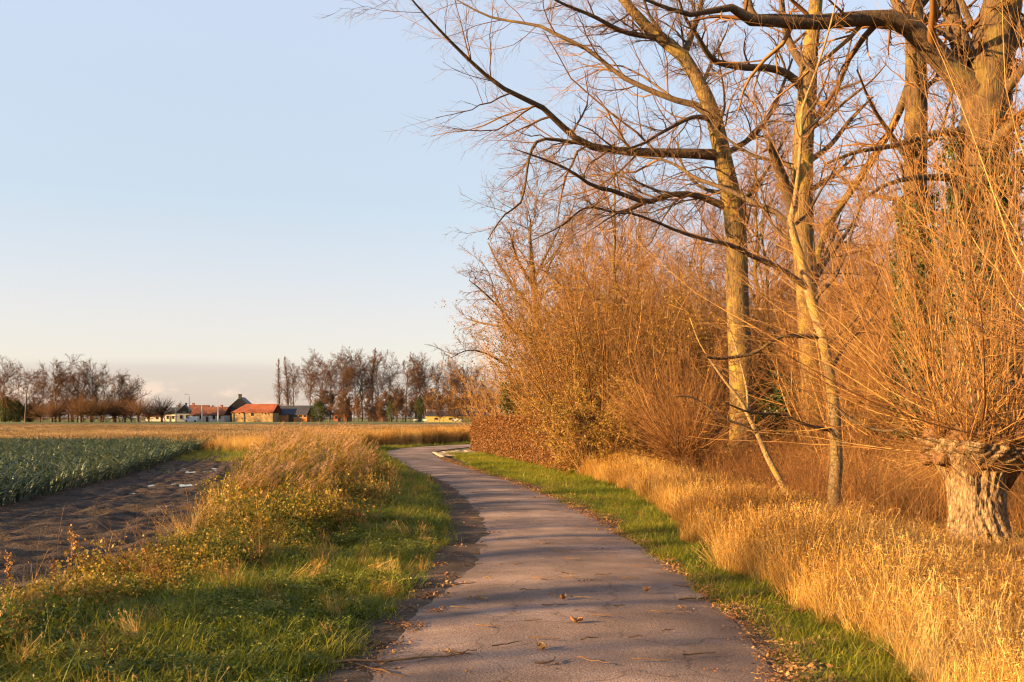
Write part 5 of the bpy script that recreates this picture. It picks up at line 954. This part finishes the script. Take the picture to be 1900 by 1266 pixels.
# dead dock and hogweed stalks standing above the left weeds
def dock(label, px, py, top, tilt, kind=0):
    g_ = gp(px, py); Y_ = g_[1]; h = (py - top) / FPX * Y_; root = thing('dead_stalk', label, 'weed', (g_[0], g_[1], 0), 'dead weed stalks on the left bank')
    m_ = 8; P = np.zeros((1, m_, 3)); z = np.linspace(0, 1, m_); P[0] = np.c_[tilt * h * z ** 1.4, .03 * h * z, h * z]; Rd = np.full((1, 1), .006) * np.linspace(1, .35, m_)[None]; mb = MB(); tubes(mb, P, Rd, 5); mb.obj('stem', 'brown_stalk', root)
    c_ = MB()
    c, r = grow(P, Rd, 9 if kind == 0 else 5, .35, 1, .5 if kind == 0 else .7, .2 if kind == 0 else .4, 4, .08, .03, .6, .0018); tubes(c_, c, r, 3)
    if kind == 0: pos = np.vstack([c[:, q] + RG.normal(size=(len(c), 3)) * .014 for q in (1, 1, 2, 2, 3, 3)]); sm = P[0][3:]; pos = np.vstack([pos, np.repeat(sm, 8, 0) + RG.normal(size=(len(sm) * 8, 3)) * .018]); leaves(c_, pos, .028, 0, 0, None, .7)
    else: leaves(c_, c[:, -1] + RG.normal(size=(len(c), 3)) * .01, .02)
    c_.obj('seed_head', 'brown_stalk', root)
for a_ in ((20, 1120, 1035, -.10, 0, 'rusty dead dock stalk at the left edge of the photo'), (50, 1130, 1020, .35, 1, 'pale bare stalk leaning right near the left edge'), (98, 1110, 1040, .02, 0, 'short rusty dock stalk between the pale leaning stalk and the tall one'), (132, 1100, 990, .0, 0, 'tallest rusty dock stalk on the left bank by the muddy track'), (160, 1100, 998, -.22, 0, 'rusty dock stalk leaning left beside the tallest one'),
          (190, 1090, 990, .18, 1, 'thin branched dead stalk right of the leaning dock'), (235, 1080, 1030, .02, 0, 'small rusty dock stalk in the middle of the left bank'), (262, 1085, 1020, .06, 0, 'small rusty dock stalk right of the middle of the bank'), (310, 1035, 960, -.4, 1, 'bent dead stalk arching left over the muddy track'), (357, 1020, 900, -.12, 1, 'slender dead stalk standing at the mud edge left of the reeds'),
          (372, 1010, 925, .05, 0, 'brown stalk beside the slender one at the mud edge'), (424, 990, 880, .02, 1, 'tall thin bare stem at the left edge of the reeds'), (195, 1270, 1170, -.03, 1, 'thin straw stem standing in the grass near the bottom of the photo'), (212, 1268, 1195, .1, 1, 'thin leaning straw stem near the bottom of the photo')): dock(a_[5], *a_[:5])
# sticks blown onto the lane
def stick(px, py, L, rz, label, bend=.15, r=.007, fork=False, group='sticks lying on the lane'):
    g_ = gp(px, py); m_ = 7; t = np.linspace(-.5, .5, m_); P = np.c_[t * L, bend * L * (t ** 2) + RG.normal(size=m_) * L * .02, .004 + np.abs(RG.normal(size=m_)) * .006][None]; Rd = (r * np.linspace(1, .45, m_))[None]; mb = MB(); tubes(mb, P, Rd, 6, 0, .6)
    if fork: c, rr = grow(P, Rd, 4, .3, 1, .6, .35, 4, .1, 0, .6, .002); c[:, :, 2] = np.abs(c[:, :, 2] - .004) * .3 + .006; tubes(mb, c, rr, 4)
    s_ = (g_[0] - xl(g_[1])) / (xr(g_[1]) - xl(g_[1])); z = .016 + .05 * max(0, 1 - (2 * s_ - 1) ** 2) + .012
    o = mb.obj('fallen_stick', 'twig', loc=(g_[0], g_[1], z)); o.rotation_euler = (0, 0, rz); return tag(o, label, 'stick', group)
stick(745, 1240, 1.0, .25, 'long forked branch lying at the left edge of the lane near the bottom', .2, .011, True)
stick(690, 1255, .6, -.7, 'crooked stick half in the grass at the lower left corner of the lane', .2, .008, True)
stick(1005, 1088, .22, -.4, 'short bent stick in the middle of the lane', .5, .008); stick(1022, 1250, .22, .9, 'curled bark strip on the lane near the bottom', .9, .009); stick(1100, 1248, .26, -.6, 'thin straight stick on the lane near the bottom right', .05, .006)
stick(1085, 1033, .9, .02, 'long thin twig lying straight across the lane', .05, .006, True); stick(1310, 1118, .55, .3, 'dark stick at the right edge of the lane', .15, .009, True); stick(1290, 1095, .45, .1, 'thin twig pointing in from the right edge of the lane', .1, .006)
sl = 'small twig scrap scattered on the lane'
for (x, y) in ((880, 968), (950, 940), (1000, 975), (1060, 1050), (990, 1170), (1080, 1125), (865, 1095), (960, 1060), (1120, 1080), (1150, 1140), (905, 1180), (1190, 1060), (1010, 1205), (880, 1058), (960, 925), (1030, 955), (850, 1140), (1230, 1150), (1180, 1200), (900, 915), (1020, 1020), (930, 1010), (1075, 985), (1110, 1010), (985, 1110), (1135, 1045), (1060, 1085), (1170, 1085), (1240, 1185), (1095, 1205), (940, 1215), (860, 1230), (1300, 1230), (1210, 1245), (1120, 1160), (1030, 1140)): stick(x, y, RG.uniform(.10, .28), RG.uniform(-.6, .6), sl, RG.uniform(0, .5), .006)
for q, (x, y) in enumerate(((1070, 1170), (1045, 1125), (885, 1040), (1200, 1110), (1005, 1222))):                     # curled dead leaves
    g_ = gp(x, y); mb = MB(); u = np.linspace(-1, 1, 7); w_ = np.linspace(-1, 1, 5); U, V_ = np.meshgrid(u, w_, indexing='ij'); X_ = U * .07; Y2 = V_ * .045 * np.sqrt(np.clip(1 - U ** 2 * .95, 0, 1)); Z_ = .035 * V_ ** 2 + .03 * U ** 2 + .008 * np.sin(U * 5 + q)
    i = (np.arange(6) * 5)[:, None] + np.arange(4)[None]; mb.add(np.stack([X_, Y2, Z_], -1).reshape(-1, 3), np.stack([i, i + 1, i + 6, i + 5], -1), None, 0, RG.random()); o = mb.obj('dead_leaf', 'fallen_leaf', loc=(g_[0], g_[1], .068)); o.rotation_euler = (0, 0, q * 1.3); o.scale = (.75,) * 3
    tag(o, ['large curled dead leaf on the lane right of the middle', 'curled brown leaf by the short bent stick', 'small curled leaf at the left of the lane beside the mud', 'curled leaf lying towards the right edge of the lane', 'curled leaf near the bottom middle of the lane'][q], 'leaf', 'curled dead leaves on the lane')
